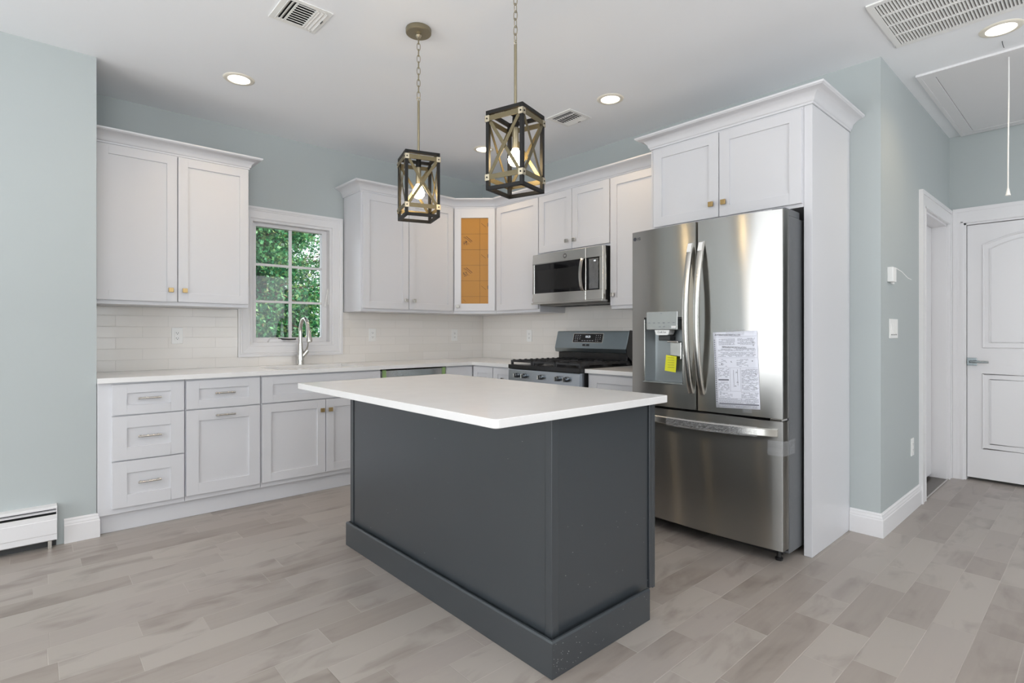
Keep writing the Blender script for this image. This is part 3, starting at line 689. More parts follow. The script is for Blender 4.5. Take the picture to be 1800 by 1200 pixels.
bdo = bd.obj('logo_badge', plain('badge_grey', srgb(120, 120, 118), 0.35, 0.8), door, smooth=True)
text('logo_letters', 'GE', 0.017, M_plastic, bdo, (-0.4268, -1.573, 1.797), ROT_RW, 0.0003, 'CENTER')
m = MB(FRt).box(split + 0.003, my1, gz1_, 1.838, 0.387, 0.425).box(split + 0.003, my1, 1.43, gz0_, 0.387, 0.425).box(1.924, my1, gz0_, gz1_, 0.387, 0.425)
cp = m.obj('control_panel', M_steel2, t, bevel=0.003)
kp = MB(FRt).box(split + 0.003, 1.924, gz0_, gz1_, 0.389, 0.421).obj('keypad', M_blackglass, cp, bevel=0.002)
MB(FRt).box(1.868, 1.886, 1.724, 1.734, 0.4205, 0.4214).obj('display', M_display, kp)
m = MB(FRt)
random.seed(3)
NU, NV = 14, 24; grid = [[m.bm.verts.new(FRt(1.825 + 0.092 * i / (NU - 1), 1.514 + 0.232 * j / (NV - 1), 0.4235 + random.random() * 0.006)) for j in range(NV)] for i in range(NU)]
for i in range(NU - 1):
    for j in range(NV - 1): m.bm.faces.new((grid[i][j], grid[i + 1][j], grid[i + 1][j + 1], grid[i][j + 1]))
m.obj('wrinkled_film', M_film, cp)
MB(FRt).box(my0 - 0.012, my1, 1.418, 1.430, 0.358, 0.432).obj('bottom_lip', M_steel2, t, bevel=0.003)
m = MB(FRt).box(my0 + 0.02, my1 - 0.01, 1.408, 1.424, 0.03, 0.36)
un = m.obj('underside_vent', plain('vent_grey', srgb(110, 108, 104), 0.45, 0.7), t, bevel=0.003)
for k in range(2):
    m = MB(FRt); a = my0 + 0.06 + k * 0.36; m.box(a - 0.004, a + 0.275, 1.4065, 1.409, 0.065, 0.205)
    for q in range(14): m.box(a + q * 0.02, a + q * 0.02 + 0.011, 1.405, 1.407, 0.07, 0.2)
    m.obj('grease_filter', M_slot, un)

# ------------------------------------------------------------------ gas range
t = thing('gas_range', 'stainless freestanding gas range with black grates and five knobs', 'range', (-0.35, -1.573, 0))
ry0, ry1 = 1.187, 1.960
MB(FRt).box(ry0 + 0.003, ry1 - 0.003, 0.03, 0.885, 0.02, 0.640).obj('body', M_dark, t)
MB(FRt).box(ry0 + 0.004, ry1 - 0.004, 0.20, 0.760, 0.640, 0.680).obj('oven_door', M_slatesteel, t, bevel=0.004)
od = [c for c in t.children if c.name.startswith('oven_door')][0]
MB(FRt).box(ry0 + 0.09, ry1 - 0.09, 0.34, 0.62, 0.6805, 0.684).obj('oven_window', M_blackglass, od, bevel=0.002)
m = MB(FRt).tube([(ry0 + 0.05, 0.715, 0.728), (ry1 - 0.05, 0.715, 0.728)], 0.013, 16)
for u in (ry0 + 0.08, ry1 - 0.08): m.tube([(u, 0.715, 0.676), (u, 0.715, 0.728)], 0.009, 12)
m.obj('oven_handle', M_chrome, od, smooth=True)
MB(FRt).box(ry0 + 0.004, ry1 - 0.004, 0.03, 0.19, 0.640, 0.676).obj('storage_drawer', M_slatesteel, t, bevel=0.004)
cpn = MB(FRt).prism([(0.640, 0.776), (0.682, 0.776), (0.692, 0.784), (0.690, 0.872), (0.684, 0.882), (0.640, 0.882)], ry0, ry1, 'cb').obj('control_panel', steel('range_panel_stainless', srgb(196, 204, 212), 0.26, 0.5), t, bevel=0.002)
MB(FRt).box(ry0 + 0.02, ry1 - 0.02, 0.764, 0.774, 0.640, 0.690).obj('vent_slot', M_slot, t)
for y in (1.300, 1.386, 1.572, 1.752, 1.838):
    m = MB(FRt)
    rings = []
    for r, w in ((0.0205, 0.690), (0.0205, 0.701), (0.0185, 0.703), (0.0175, 0.724), (0.015, 0.728)):
        rings.append([(y + r * math.cos(2 * math.pi * k / 24), 0.833 + r * math.sin(2 * math.pi * k / 24), w) for k in range(24)])
    m.loft(rings)
    k_ = m.obj('knob', M_knob, cpn, smooth=True)
    MB(FRt).box(y - 0.0045, y + 0.0045, 0.816, 0.850, 0.722, 0.738).obj('knob_grip', M_chrome, k_, bevel=0.002)
    MB(FRt).box(y - 0.032, y - 0.024, 0.822, 0.842, 0.6905, 0.6912).obj('knob_marking', M_ink, cpn)
ct = MB(FRt).box(ry0 - 0.002, ry1 + 0.002, 0.884, 0.918, 0.02, 0.692).obj('cooktop', M_enamel, t, bevel=0.004)
for i, (u, w, r) in enumerate(((1.33, 0.20, 0.04), (1.33, 0.49, 0.05), (1.573, 0.34, 0.055), (1.815, 0.20, 0.045), (1.815, 0.49, 0.05))):
    b = MB().lathe((-w, -u, 0.918), [(0, 0), (r, 0), (r, 0.010), (r * 0.8, 0.012), (r * 0.78, 0.020), (0, 0.021)], n=24).obj('burner', M_iron, ct, smooth=True)
def grate(u0, u1):
    m = MB(FRt); w0, w1, z0, z1 = 0.075, 0.672, 0.936, 0.952
    b = 0.011
    m.box(u0, u0 + b, z0, z1, w0, w1).box(u1 - b, u1, z0, z1, w0, w1)
    for w in (w0, w0 + (w1 - w0) * 0.5 - b / 2, w1 - b): m.box(u0, u1, z0, z1, w, w + b)
    c = (u0 + u1) / 2
    m.box(c - b / 2, c + b / 2, z0, z1, w0, w0 + 0.20).box(c - b / 2, c + b / 2, z0, z1, w1 - 0.20, w1)
    for q in (0.25, 0.75): m.box(u0, u0 + (u1 - u0) * 0.36, z0, z1, w0 + (w1 - w0) * q - b / 2, w0 + (w1 - w0) * q + b / 2).box(u1 - (u1 - u0) * 0.36, u1, z0, z1, w0 + (w1 - w0) * q - b / 2, w0 + (w1 - w0) * q + b / 2)
    for k in range(9):                       # raised teeth along the side rails
        w = w0 + 0.03 + k * (w1 - w0 - 0.06) / 8
        m.box(u0, u0 + b, z1, z1 + 0.005, w - 0.012, w + 0.012).box(u1 - b, u1, z1, z1 + 0.005, w - 0.012, w + 0.012)
    for u in (u0, u1 - b * 1.6):
        for w in (w0, w1 - b * 1.6): m.box(u, u + b * 1.6, 0.918, z0 + 0.002, w, w + b * 1.6)
    return m.obj('grate', M_iron, t, bevel=0.002)
for a, b in ((1.197, 1.447), (1.451, 1.697), (1.701, 1.951)): grate(a, b)
# backguard: slanted control hood on a black riser
MB(FRt).box(ry0 + 0.02, ry1 - 0.012, 0.918, 1.02, 0.022, 0.105).obj('riser', M_enamel, t, bevel=0.003)
bgp = [(0.022, 1.185), (0.088, 1.192), (0.100, 1.188), (0.140, 1.045), (0.132, 1.012), (0.110, 1.008), (0.022, 1.008)]
bg_ = MB(FRt).prism(bgp, ry0 + 0.004, ry1 + 0.004, 'cb').obj('backguard', M_slatesteel, t, bevel=0.003)
MB(FRt).prism([(0.02, 1.19), (0.09, 1.196), (0.146, 1.045), (0.13, 0.99), (0.02, 0.918)], ry1 + 0.004, ry1 + 0.010, 'cb').obj('end_cap', M_dark, bg_)
# display lies on the slanted face between (0.100,1.188) and (0.140,1.045)
so, su = Vector((-0.100, 0, 1.188)), Vector((-0.040, 0, -0.143)).normalized()
nrm = Vector((-su.z * -1, 0, 0)); nv = Vector((0.143, 0, -0.040)).normalized() * -1
def on_slant(y, s_, w): return so + su * s_ + Vector((0, -y, 0)) + nv * w
FS = lambda a, b, c: on_slant(a, b, c)
dsp = MB(FS).box(1.395, 1.712, 0.022, 0.096, -0.001, 0.002).obj('display', M_blackglass, bg_, bevel=0.001)
MB(FS).box(1.390, 1.717, 0.018, 0.022, -0.001, 0.003).box(1.390, 1.717, 0.096, 0.100, -0.001, 0.003).box(1.390, 1.395, 0.022, 0.096, -0.001, 0.003).box(1.712, 1.717, 0.022, 0.096, -0.001, 0.003).obj('display_bezel', M_chrome, bg_)
tilt = math.atan2(0.040, 0.143)
ROT_SL = (Matrix.Rotation(R(-90), 4, 'Z') @ Matrix.Rotation(R(90) - tilt, 4, 'X')).to_euler()
text('clock_digits', '10:23', 0.026, M_display, dsp, tuple(on_slant(1.552, 0.048, 0.0022)), ROT_SL, 0.0002, 'CENTER')
m = MB(FS)
for r_ in range(4):
    for c_ in range(3):
        if r_ == 3 and c_ > 1: continue
        m.box(1.412 + c_ * 0.024, 1.423 + c_ * 0.024, 0.034 + r_ * 0.016, 0.037 + r_ * 0.016, 0.002, 0.0024)
        m.box(1.640 + c_ * 0.022, 1.645 + c_ * 0.022, 0.034 + r_ * 0.016, 0.038 + r_ * 0.016, 0.002, 0.0024)
for c_ in range(5): m.box(1.49 + c_ * 0.028, 1.505 + c_ * 0.028, 0.080, 0.083, 0.002, 0.0024)
m.obj('touch_keys', M_paper, dsp)
lg = MB(FS).box(1.508, 1.582, 0.112, 0.128, 0, 0.003).obj('logo_plate', M_dark, bg_, bevel=0.001)
text('logo_letters', 'M', 0.013, M_plastic, lg, tuple(on_slant(1.545, 0.120, 0.0032)), ROT_SL, 0.0002, 'CENTER')

# ------------------------------------------------------------------ fridge
t = thing('refrigerator', 'stainless french-door refrigerator with ice dispenser and bottom freezer drawer', 'refrigerator', (-0.42, -2.965, 0))
RY0, RY1, RC = 2.512, 3.421, 2.9665
def front(u): return 0.832 + 0.028 * (1 - ((u - RC) / 0.455) ** 2)
MB(FRt).box(RY0 + 0.004, RY1, 0.045, 1.775, 0.06, 0.752).obj('cabinet_body', M_greyside, t, bevel=0.003)
def door_panel(name, u0, u1, v0, v1, back=0.762, hole=None, n=14, mat=None, edge=0.006):
    m = MB(FRt); bm = m.bm
    us = [u0 + (u1 - u0) * i / n for i in range(n + 1)]
    vs = [v0, v1]
    if hole:
        us = sorted(set([round(x, 4) for x in us if not (hole[0] - 0.008 < x < hole[0] + 0.008 or hole[1] - 0.008 < x < hole[1] + 0.008)] + [hole[0], hole[1]])); vs = [v0, hole[2], hole[3], v1]
    def fw(u):
        k = min(u - u0, u1 - u); e = 0.0
        return front(u) - (edge if k < 1e-6 else 0.0)
    us = [u0, u0 + edge * 0.6] + us[1:-1] + [u1 - edge * 0.6, u1]
    F = {(i, j): bm.verts.new(FRt(us[i], vs[j], fw(us[i]))) for i in range(len(us)) for j in range(len(vs))}
    Bk = {(i, j): bm.verts.new(FRt(us[i], vs[j], back)) for i in range(len(us)) for j in range(len(vs))}
    def solid(i, j): 
        if i < 0 or j < 0 or i >= len(us) - 1 or j >= len(vs) - 1: return False
        return not (hole and hole[0] - 1e-6 <= us[i] and us[i + 1] <= hole[1] + 1e-6 and j == 1)
    for i in range(len(us) - 1):
        for j in range(len(vs) - 1):
            if not solid(i, j): continue
            bm.faces.new((F[i, j], F[i + 1, j], F[i + 1, j + 1], F[i, j + 1])); bm.faces.new((Bk[i, j], Bk[i, j + 1], Bk[i + 1, j + 1], Bk[i + 1, j]))
            for (di, dj, p, q) in ((-1, 0, (i, j), (i, j + 1)), (1, 0, (i + 1, j), (i + 1, j + 1)), (0, -1, (i, j), (i + 1, j)), (0, 1, (i, j + 1), (i + 1, j + 1))):
                if not solid(i + di, j + dj): bm.faces.new((F[p], F[q], Bk[q], Bk[p]))
    return m.obj(name, mat or M_steel, t, smooth=True)
DV0, DV1 = 0.742, 1.800
hole = (2.612, 2.882, 0.882, 1.268)
dl = door_panel('left_door', RY0, 2.9625, DV0, DV1, hole=hole)
dr = door_panel('right_door', 2.9705, RY1, DV0, DV1)
fd = door_panel('freezer_drawer', RY0, RY1, 0.075, 0.728, n=24)
MB(FRt).box(RY0 + 0.01, RY1 - 0.006, 0.06, 1.79, 0.752, 0.762).obj('door_gasket', M_dark, t)
# dispenser recess
m = MB(FRt)
h0, h1, v0, v1 = hole
m.loft([[(h0, v0 + 0.001, front(h0) + 0.001), (h0, v1, front(h0) + 0.001)], [(h0 + 0.012, v0 + 0.001, 0.80), (h0 + 0.012, v1, 0.80)]] + [[(h0 + 0.03 + (h1 - h0 - 0.06) * k / 10, v0 + 0.001, 0.772 - 0.0 * k), (h0 + 0.03 + (h1 - h0 - 0.06) * k / 10, v1, 0.772)] for k in range(11)] + [[(h1 - 0.012, v0 + 0.001, 0.80), (h1 - 0.012, v1, 0.80)], [(h1, v0 + 0.001, front(h1) + 0.001), (h1, v1, front(h1) + 0.001)]], caps=False, closed=False)
rc = m.obj('dispenser_recess', M_disp, dl, smooth=True)
MB(FRt).box(h0, h1, v0 - 0.004, v0 + 0.002, 0.772, 0.862).obj('drip_tray', M_disp, dl, bevel=0.002)
fr = front(2.74)
m = MB(FRt).box(h0 - 0.003, h0 + 0.003, v0 - 0.004, v1, front(h0) - 0.004, front(h0) + 0.003).box(h0 - 0.003, h1 + 0.003, v0 - 0.006, v0, fr - 0.012, fr + 0.003).box(h1 - 0.003, h1 + 0.003, v0, v1, front(h1) - 0.004, front(h1) + 0.003)
m.obj('recess_rim', M_chrome, dl, bevel=0.001)
MB(FRt).box(h0, h1, v1 - 0.012, v1 + 0.001, 0.775, fr - 0.004).obj('recess_ceiling', M_dark, dl)
cpd = MB(FRt).box(2.638, 2.848, 1.194, 1.302, 0.80, fr + 0.010).obj('dispenser_panel', plain('dispenser_panel_silver', srgb(178, 180, 178), 0.25, 0.7), dl, bevel=0.003)
m = MB(FRt)
for k in range(6): m.box(2.652 + k * 0.033, 2.666 + k * 0.033, 1.234, 1.237, fr + 0.0098, fr + 0.0104)
for k in (2, 3): m.box(2.668 + k * 0.028, 2.682 + k * 0.028, 1.211, 1.214, fr + 0.0098, fr + 0.0104)
m.box(2.736, 2.746, 1.289, 1.292, fr + 0.0098, fr + 0.0104)
m.obj('panel_printing', M_ink2, cpd)
MB(FRt).box(2.808, 2.838, 1.204, 1.217, fr + 0.0098, fr + 0.0106).obj('panel_sticker', M_plastic, cpd)
sp_ = MB(FRt).prism([(2.692, 1.193), (2.794, 1.193), (2.786, 1.166), (2.776, 1.162), (2.71, 1.162), (2.70, 1.166)], 0.80, fr + 0.006, 'ab').obj('ice_chute_label', M_plastic, dl, bevel=0.002)
text('ice_letters', 'Craft Ice', 0.016, M_ink2, sp_, (-(fr + 0.0062), -2.742, 1.180), ROT_RW, 0.0002, 'CENTER')
MB(FRt).box(2.705, 2.782, 1.130, 1.163, 0.778, 0.838).obj('ice_chute', M_slot, dl, bevel=0.006)
pd = MB(FRt).box(2.765, 2.838, 1.02, 1.125, 0.792, 0.806).box(2.765, 2.838, 1.118, 1.128, 0.792, 0.84).obj('dispenser_paddle', M_chrome, dl, bevel=0.004)
MB(FRt).prism([(2.752, 1.045), (2.822, 1.038), (2.815, 0.944), (2.742, 0.952)], 0.826, 0.8275, 'ab').obj('yellow_tag', M_yellow, dl)
yt = [c for c in dl.children if c.name.startswith('yellow_tag')][0]
m = MB(FRt)
for k in range(5): m.box(2.762, 2.805, 1.028 - k * 0.014, 1.0295 - k * 0.014, 0.8274, 0.8279)
m.obj('tag_printing', M_ink2, yt)
m = MB(FRt).loft([[(2.537 + r * math.cos(2 * math.pi * k / 20), 1.757 + r * math.sin(2 * math.pi * k / 20), front(2.54) + w - 0.002) for k in range(20)] for r, w in ((0.0115, 0), (0.0115, 0.003), (0.009, 0.0035))])
lgo = m.obj('logo_badge', M_ink2, dl, smooth=True)
text('logo_letters', 'LG', 0.023, M_ink2, lgo, (-(front(2.57) + 0.0012), -2.553, 1.756), ROT_RW, 0.0004)
# bowed bar handles
def bow(parent, u, z0, z1, lean):
    m = MB(FRt); n = 22; rings = []
    for k in range(n + 1):
        s_ = k / n; b = math.sin(math.pi * s_) ** 0.75
        w = front(u) + 0.004 + 0.068 * b; uu = u + lean * 0.0 * b; hw = 0.0165
        v = z0 + (z1 - z0) * s_
        rings.append([(uu - hw, v, w - 0.012), (uu - hw, v, w + 0.001), (uu - hw + 0.006, v, w + 0.006), (uu + hw - 0.006, v, w + 0.006), (uu + hw, v, w + 0.001), (uu + hw, v, w - 0.012)])
    m.loft(rings)
    h = m.obj('door_handle', M_steel2, parent, smooth=True)
    MB(FRt).loft([[(u - 0.013, z1 - 0.055 + 0.05 * q, front(u) + 0.004 + 0.068 * math.sin(math.pi * ((z1 - 0.055 + 0.05 * q - z0) / (z1 - z0))) ** 0.75 + 0.0068), (u + 0.013, z1 - 0.055 + 0.05 * q, front(u) + 0.004 + 0.068 * math.sin(math.pi * ((z1 - 0.055 + 0.05 * q - z0) / (z1 - z0))) ** 0.75 + 0.0068)] for q in (0, 0.33, 0.66, 1)], caps=False, closed=False).obj('handle_sticker', M_plastic, h)
    return h
bow(dl, 2.934, 0.835, 1.685, -1); bow(dr, 3.000, 0.835, 1.685, 1)
m = MB(FRt); rings = []
for k in range(31):
    s_ = k / 30; u = 2.552 + (3.398 - 2.552) * s_; b = math.sin(math.pi * s_) ** 0.6; w = front(u) + 0.003 + 0.05 * b; v = 0.670
    rings.append([(u, v - 0.021, w - 0.012), (u, v - 0.021, w + 0.001), (u, v - 0.016, w + 0.006), (u, v + 0.016, w + 0.006), (u, v + 0.021, w + 0.001), (u, v + 0.021, w - 0.012)])
m.loft(rings); dh = m.obj('drawer_handle', M_steel2, fd, smooth=True)
m = MB(FRt); random.seed(5); G = []
for k in range(40):
    s_ = 0.3 + 0.6 * k / 39; u = 2.552 + (3.398 - 2.552) * s_; b = math.sin(math.pi * s_) ** 0.6; w = front(u) + 0.003 + 0.05 * b + 0.009
    G.append([m.bm.verts.new(FRt(u, 0.645 + 0.052 * j / 6, w + random.random() * 0.004)) for j in range(7)])
for i in range(39):
    for j in range(6): m.bm.faces.new((G[i][j], G[i + 1][j], G[i + 1][j + 1], G[i][j + 1]))
m.obj('handle_film', M_film, dh)
m = MB(FRt); random.seed(8); G = []
TP = [(3.350, 0.838), (3.385, 0.838), (3.4195, 0.836), (3.426, 0.80), (3.426, 0.755), (3.4265, 0.70)]
for i, (u, w) in enumerate(TP):
    G.append([m.bm.verts.new(FRt(u + (random.random() * 0.004 if i > 2 else 0), 0.555 + 0.075 * j / 4, (front(u) + 0.002 + random.random() * 0.006) if i < 3 else w)) for j in range(5)])
for i in range(len(TP) - 1):
    for j in range(4): m.bm.faces.new((G[i][j], G[i + 1][j], G[i + 1][j + 1], G[i][j + 1]))
m.obj('packing_tape', M_film, fd)
MB(FRt).box(3.36, 3.418, 0.7295, 0.7405, 0.77, 0.838).obj('middle_hinge', M_chrome, t, bevel=0.002)
MB(FRt).box(3.345, 3.415, 1.776, 1.815, 0.60, 0.79).obj('hinge_cover', M_greyside, t, bevel=0.005)
for u in (RY0 + 0.06, RY1 - 0.05):
    MB().lathe((-0.755, -u, 0.001), [(0, 0), (0.018, 0), (0.020, 0.012), (0.012, 0.018), (0.010, 0.05), (0, 0.05)], n=18).obj('leveling_foot', M_dark, t, smooth=True)
MB(FRt).box(RY0 + 0.03, RY1 - 0.03, 0.03, 0.07, 0.70, 0.755).obj('base_grille', M_dark, t)
# instruction sheet, taped to the right door
pf = 3.19
t2 = thing('instruction_sheet', 'printed white installation sheet taped to the right fridge door', 'paper', (-0.86, -3.19, 0.97))
m = MB(FRt); n = 10; P0, P1 = [], []
def sheet_pt(a, b):      # a across 0..1, b down 0..1; slightly skewed sheet following the bowed door
    u = 3.066 + 0.232 * a + 0.016 * b; v = 1.178 + 0.010 * a - 0.408 * b
    w = front(u) + 0.0022 + (0.012 * max(0, 0.12 - a) / 0.12 * max(0, 0.5 - b))
    return u, v, w
rows = [[sheet_pt(i / n, j / 12) for i in range(n + 1)] for j in range(13)]
Gv = [[m.bm.verts.new(FRt(*p)) for p in r] for r in rows]
for j in range(12):
    for i in range(n): m.bm.faces.new((Gv[j][i], Gv[j][i + 1], Gv[j + 1][i + 1], Gv[j + 1][i]))
sh = m.obj('sheet', M_paper, t2, smooth=True)
sm_ = sh.modifiers.new('thick', 'SOLIDIFY'); sm_.thickness = 0.0004; sm_.offset = -1
def bar(m, a0, a1, b0, b1):
    k = max(1, int((a1 - a0) / 0.15)); 
    for i in range(k):
        x0, x1 = a0 + (a1 - a0) * i / k, a0 + (a1 - a0) * (i + 1) / k
        q = []
        for a, b in ((x0, b0), (x1, b0), (x1, b1), (x0, b1)):
            u, v, w = sheet_pt(a, b); q.append(m.bm.verts.new(FRt(u, v, w + 0.0006)))
        m.bm.faces.new(q)
m = MB(FRt); random.seed(11)
def para(a0, a1, b0, b1, step=0.0125, fill=0.9):
    b = b0
    while b < b1:
        a = a0
        while a < a1 - 0.01:
            L = random.uniform(0.02, 0.07); e = min(a + L, a1)
            if random.random() < fill: bar(m, a, e, b, b + 0.0042)
            a = e + 0.008
        b += step
para(0.12, 0.5, 0.092, 0.17); para(0.56, 0.95, 0.092, 0.17); para(0.1, 0.95, 0.222, 0.25); para(0.1, 0.95, 0.27, 0.33, fill=0.75)
para(0.1, 0.3, 0.36, 0.46, fill=0.5); para(0.52, 0.78, 0.36, 0.46, fill=0.6); para(0.08, 0.34, 0.48, 0.60, fill=0.6); para(0.08, 0.34, 0.66, 0.76, fill=0.7)
para(0.62, 0.98, 0.49, 0.76, fill=0.75); para(0.1, 0.4, 0.79, 0.86, fill=0.5); para(0.6, 0.98, 0.79, 0.86, fill=0.6); para(0.08, 0.98, 0.875, 0.925); para(0.08, 0.98, 0.962, 0.985)
bar(m, 0.08, 0.33, 0.62, 0.64); bar(m, 0.08, 0.98, 0.935, 0.953)
for k in range(30): bar(m, 0.015, 0.04, 0.10 + k * 0.028, 0.112 + k * 0.028)
for b in (0.065, 0.34, 0.47, 0.775, 0.87): bar(m, 0.06, 0.98, b, b + 0.0018)
bar(m, 0.36, 0.364, 0.47, 0.775); bar(m, 0.60, 0.604, 0.47, 0.775)
m.obj('sheet_text', M_ink, sh)
m = MB(FRt)
for a, b in ((0.16, 0.42), (0.40, 0.39), (0.86, 0.38), (0.5, 0.53), (0.52, 0.66), (0.47, 0.71), (0.92, 0.55), (0.92, 0.72), (0.9, 0.14), (0.9, 0.18)):
    for k in range(5):
        A_ = random.random() * 6; bar(m, a + 0.012 * math.cos(A_ + k), a + 0.012 * math.cos(A_ + k) + 0.012, b + 0.008 * math.sin(A_ + k), b + 0.008 * math.sin(A_ + k) + 0.005)
bar(m, 0.44, 0.446, 0.5, 0.72); bar(m, 0.53, 0.536, 0.49, 0.70)
m.obj('sheet_diagram', M_ink2, sh)
def sheet_text(s_, size, a, b, nm):
    u, v, w = sheet_pt(a, b); yaw = R(-90) - math.atan(2 * 0.028 * (u - RC) / 0.455 ** 2)
    text(nm, s_, size, M_ink2, sh, (-(w + 0.0012), -u, v), (R(90), R(-2.5) * 0, yaw), 0.0002)
sheet_text('ATTENTION INSTALLER', 0.0135, 0.04, 0.035, 'sheet_heading')
sheet_text('REFRIGERATOR INSTALLATION', 0.0095, 0.2, 0.197, 'sheet_heading')
for a, b, w_, h_ in ((0.3, -0.03, 0.42, 0.075), (0.62, 0.955, 0.2, 0.09)):
    m = MB(FRt); q = []
    for x, y in ((a, b), (a + w_, b), (a + w_, b + h_), (a, b + h_)):
        u, v, w = sheet_pt(x, y); q.append(m.bm.verts.new(FRt(u, v, w + 0.0016)))
    m.bm.faces.new(q); m.obj('clear_tape', M_film, t2)

# ------------------------------------------------------------------ island
IX0, IX1, IY0, IY1 = -2.603, -1.649, -3.280, -1.674
t = thing('kitchen_island', 'dark slate-grey kitchen island cabinet standing in the middle of the floor', 'island', (-2.0, -2.45, 0))
bx0, bx1, by0, by1 = -2.300, -1.700, -3.222, -1.690
MB().box(bx0 + 0.012, bx1, by0 + 0.012, by1 - 0.004, 0.10, 0.884).obj('carcass', M_island, t)
MB().box(bx0 - 0.008, bx0 + 0.012, by0 + 0.022, by1 - 0.036, 0.10, 0.884).obj('back_panel', M_island, t)
MB().box(bx0 + 0.028, bx1 - 0.027, by0 - 0.004, by0 + 0.012, 0.10, 0.884).obj('end_panel', M_island, t)
for a, b, c, d in ((bx0 - 0.0125, bx0 + 0.022, by0 - 0.014, by0 + 0.018), (bx0 - 0.0125, bx0 + 0.012, by1 - 0.030, by1 + 0.004), (bx1 - 0.022, bx1 + 0.0, by0 - 0.012, by0 + 0.012)):
    MB().box(a, b, c, d, 0.11, 0.884).obj('corner_trim', M_island, t, bevel=0.0015)
MB().box(bx1, bx1 + 0.018, by0 - 0.012, by1, 0.105, 0.884).obj('face_frame', M_island, t, bevel=0.0015)
for k in range(3):
    a = -by1 + 0.01 + k * ((by1 - by0 - 0.02) / 3); b = a + (by1 - by0 - 0.02) / 3 - 0.006
    FI = Fr((bx1 + 0.018, 0, 0), (0, 1, 0), (1, 0, 0))
    shaker(FI, 'door', t, -b, -a, 0.13, 0.68, 0.0, mat=M_island); shaker(FI, 'drawer_front', t, -b, -a, 0.69, 0.875, 0.0, mat=M_island)
pl = MB()
pz = [(0.0, 0.001), (0.012, 0.001), (0.012, 0.122), (0.008, 0.129), (0.0, 0.129)]
pl.sweep([(-1.756, by1), (-2.323, by1), (-2.323, -3.247), (-1.756, -3.247)][::1], [(o, u) for o, u in pz])
pl.box(-2.323, -1.77, -3.247, by1, 0.001, 0.105)
pl.obj('plinth', M_island, t, bevel=0.001)
# rounded slab
def rrect(x0, x1, y0, y1, r, n=6):
    P = []
    for cx_, cy_, a0 in ((x1 - r, y1 - r, 0), (x0 + r, y1 - r, 90), (x0 + r, y0 + r, 180), (x1 - r, y0 + r, 270)):
        for k in range(n + 1): A_ = R(a0 + 90 * k / n); P.append((cx_ + r * math.cos(A_), cy_ + r * math.sin(A_)))
    return P
tag(MB().prism(rrect(IX0, IX1, IY0, IY1, 0.018), 0.885, 0.914, 'ab').obj('island_worktop', M_quartz, bevel=0.002, smooth=True), 'thick white quartz slab overhanging the dark island', 'countertop')
# faint scuffs and paint specks on the island
m = MB(); random.seed(21)
for k in range(90):
    r_ = 0.0006 + random.random() * 0.0012
    if k < 55: x, y, z = random.uniform(-2.33, -1.78) if random.random() < 0.4 else -2.33 + abs(random.gauss(0, 0.09)), -3.2594, random.uniform(0.012, 0.12); m.box(x, x + r_, y, y + 0.0004, z, z + r_)
    elif k < 75: x, y, z = random.uniform(-2.28, -1.72), by0 - 0.0044, random.uniform(0.14, 0.5); m.box(x, x + r_, y, y + 0.0004, z, z + r_)
    else: x, y, z = bx0 - 0.0084, random.uniform(-3.2, -1.75), random.uniform(0.14, 0.85); m.box(x, x + 0.0004, y, y + r_, z, z + r_)
m.obj('paint_specks', M_plastic, t)

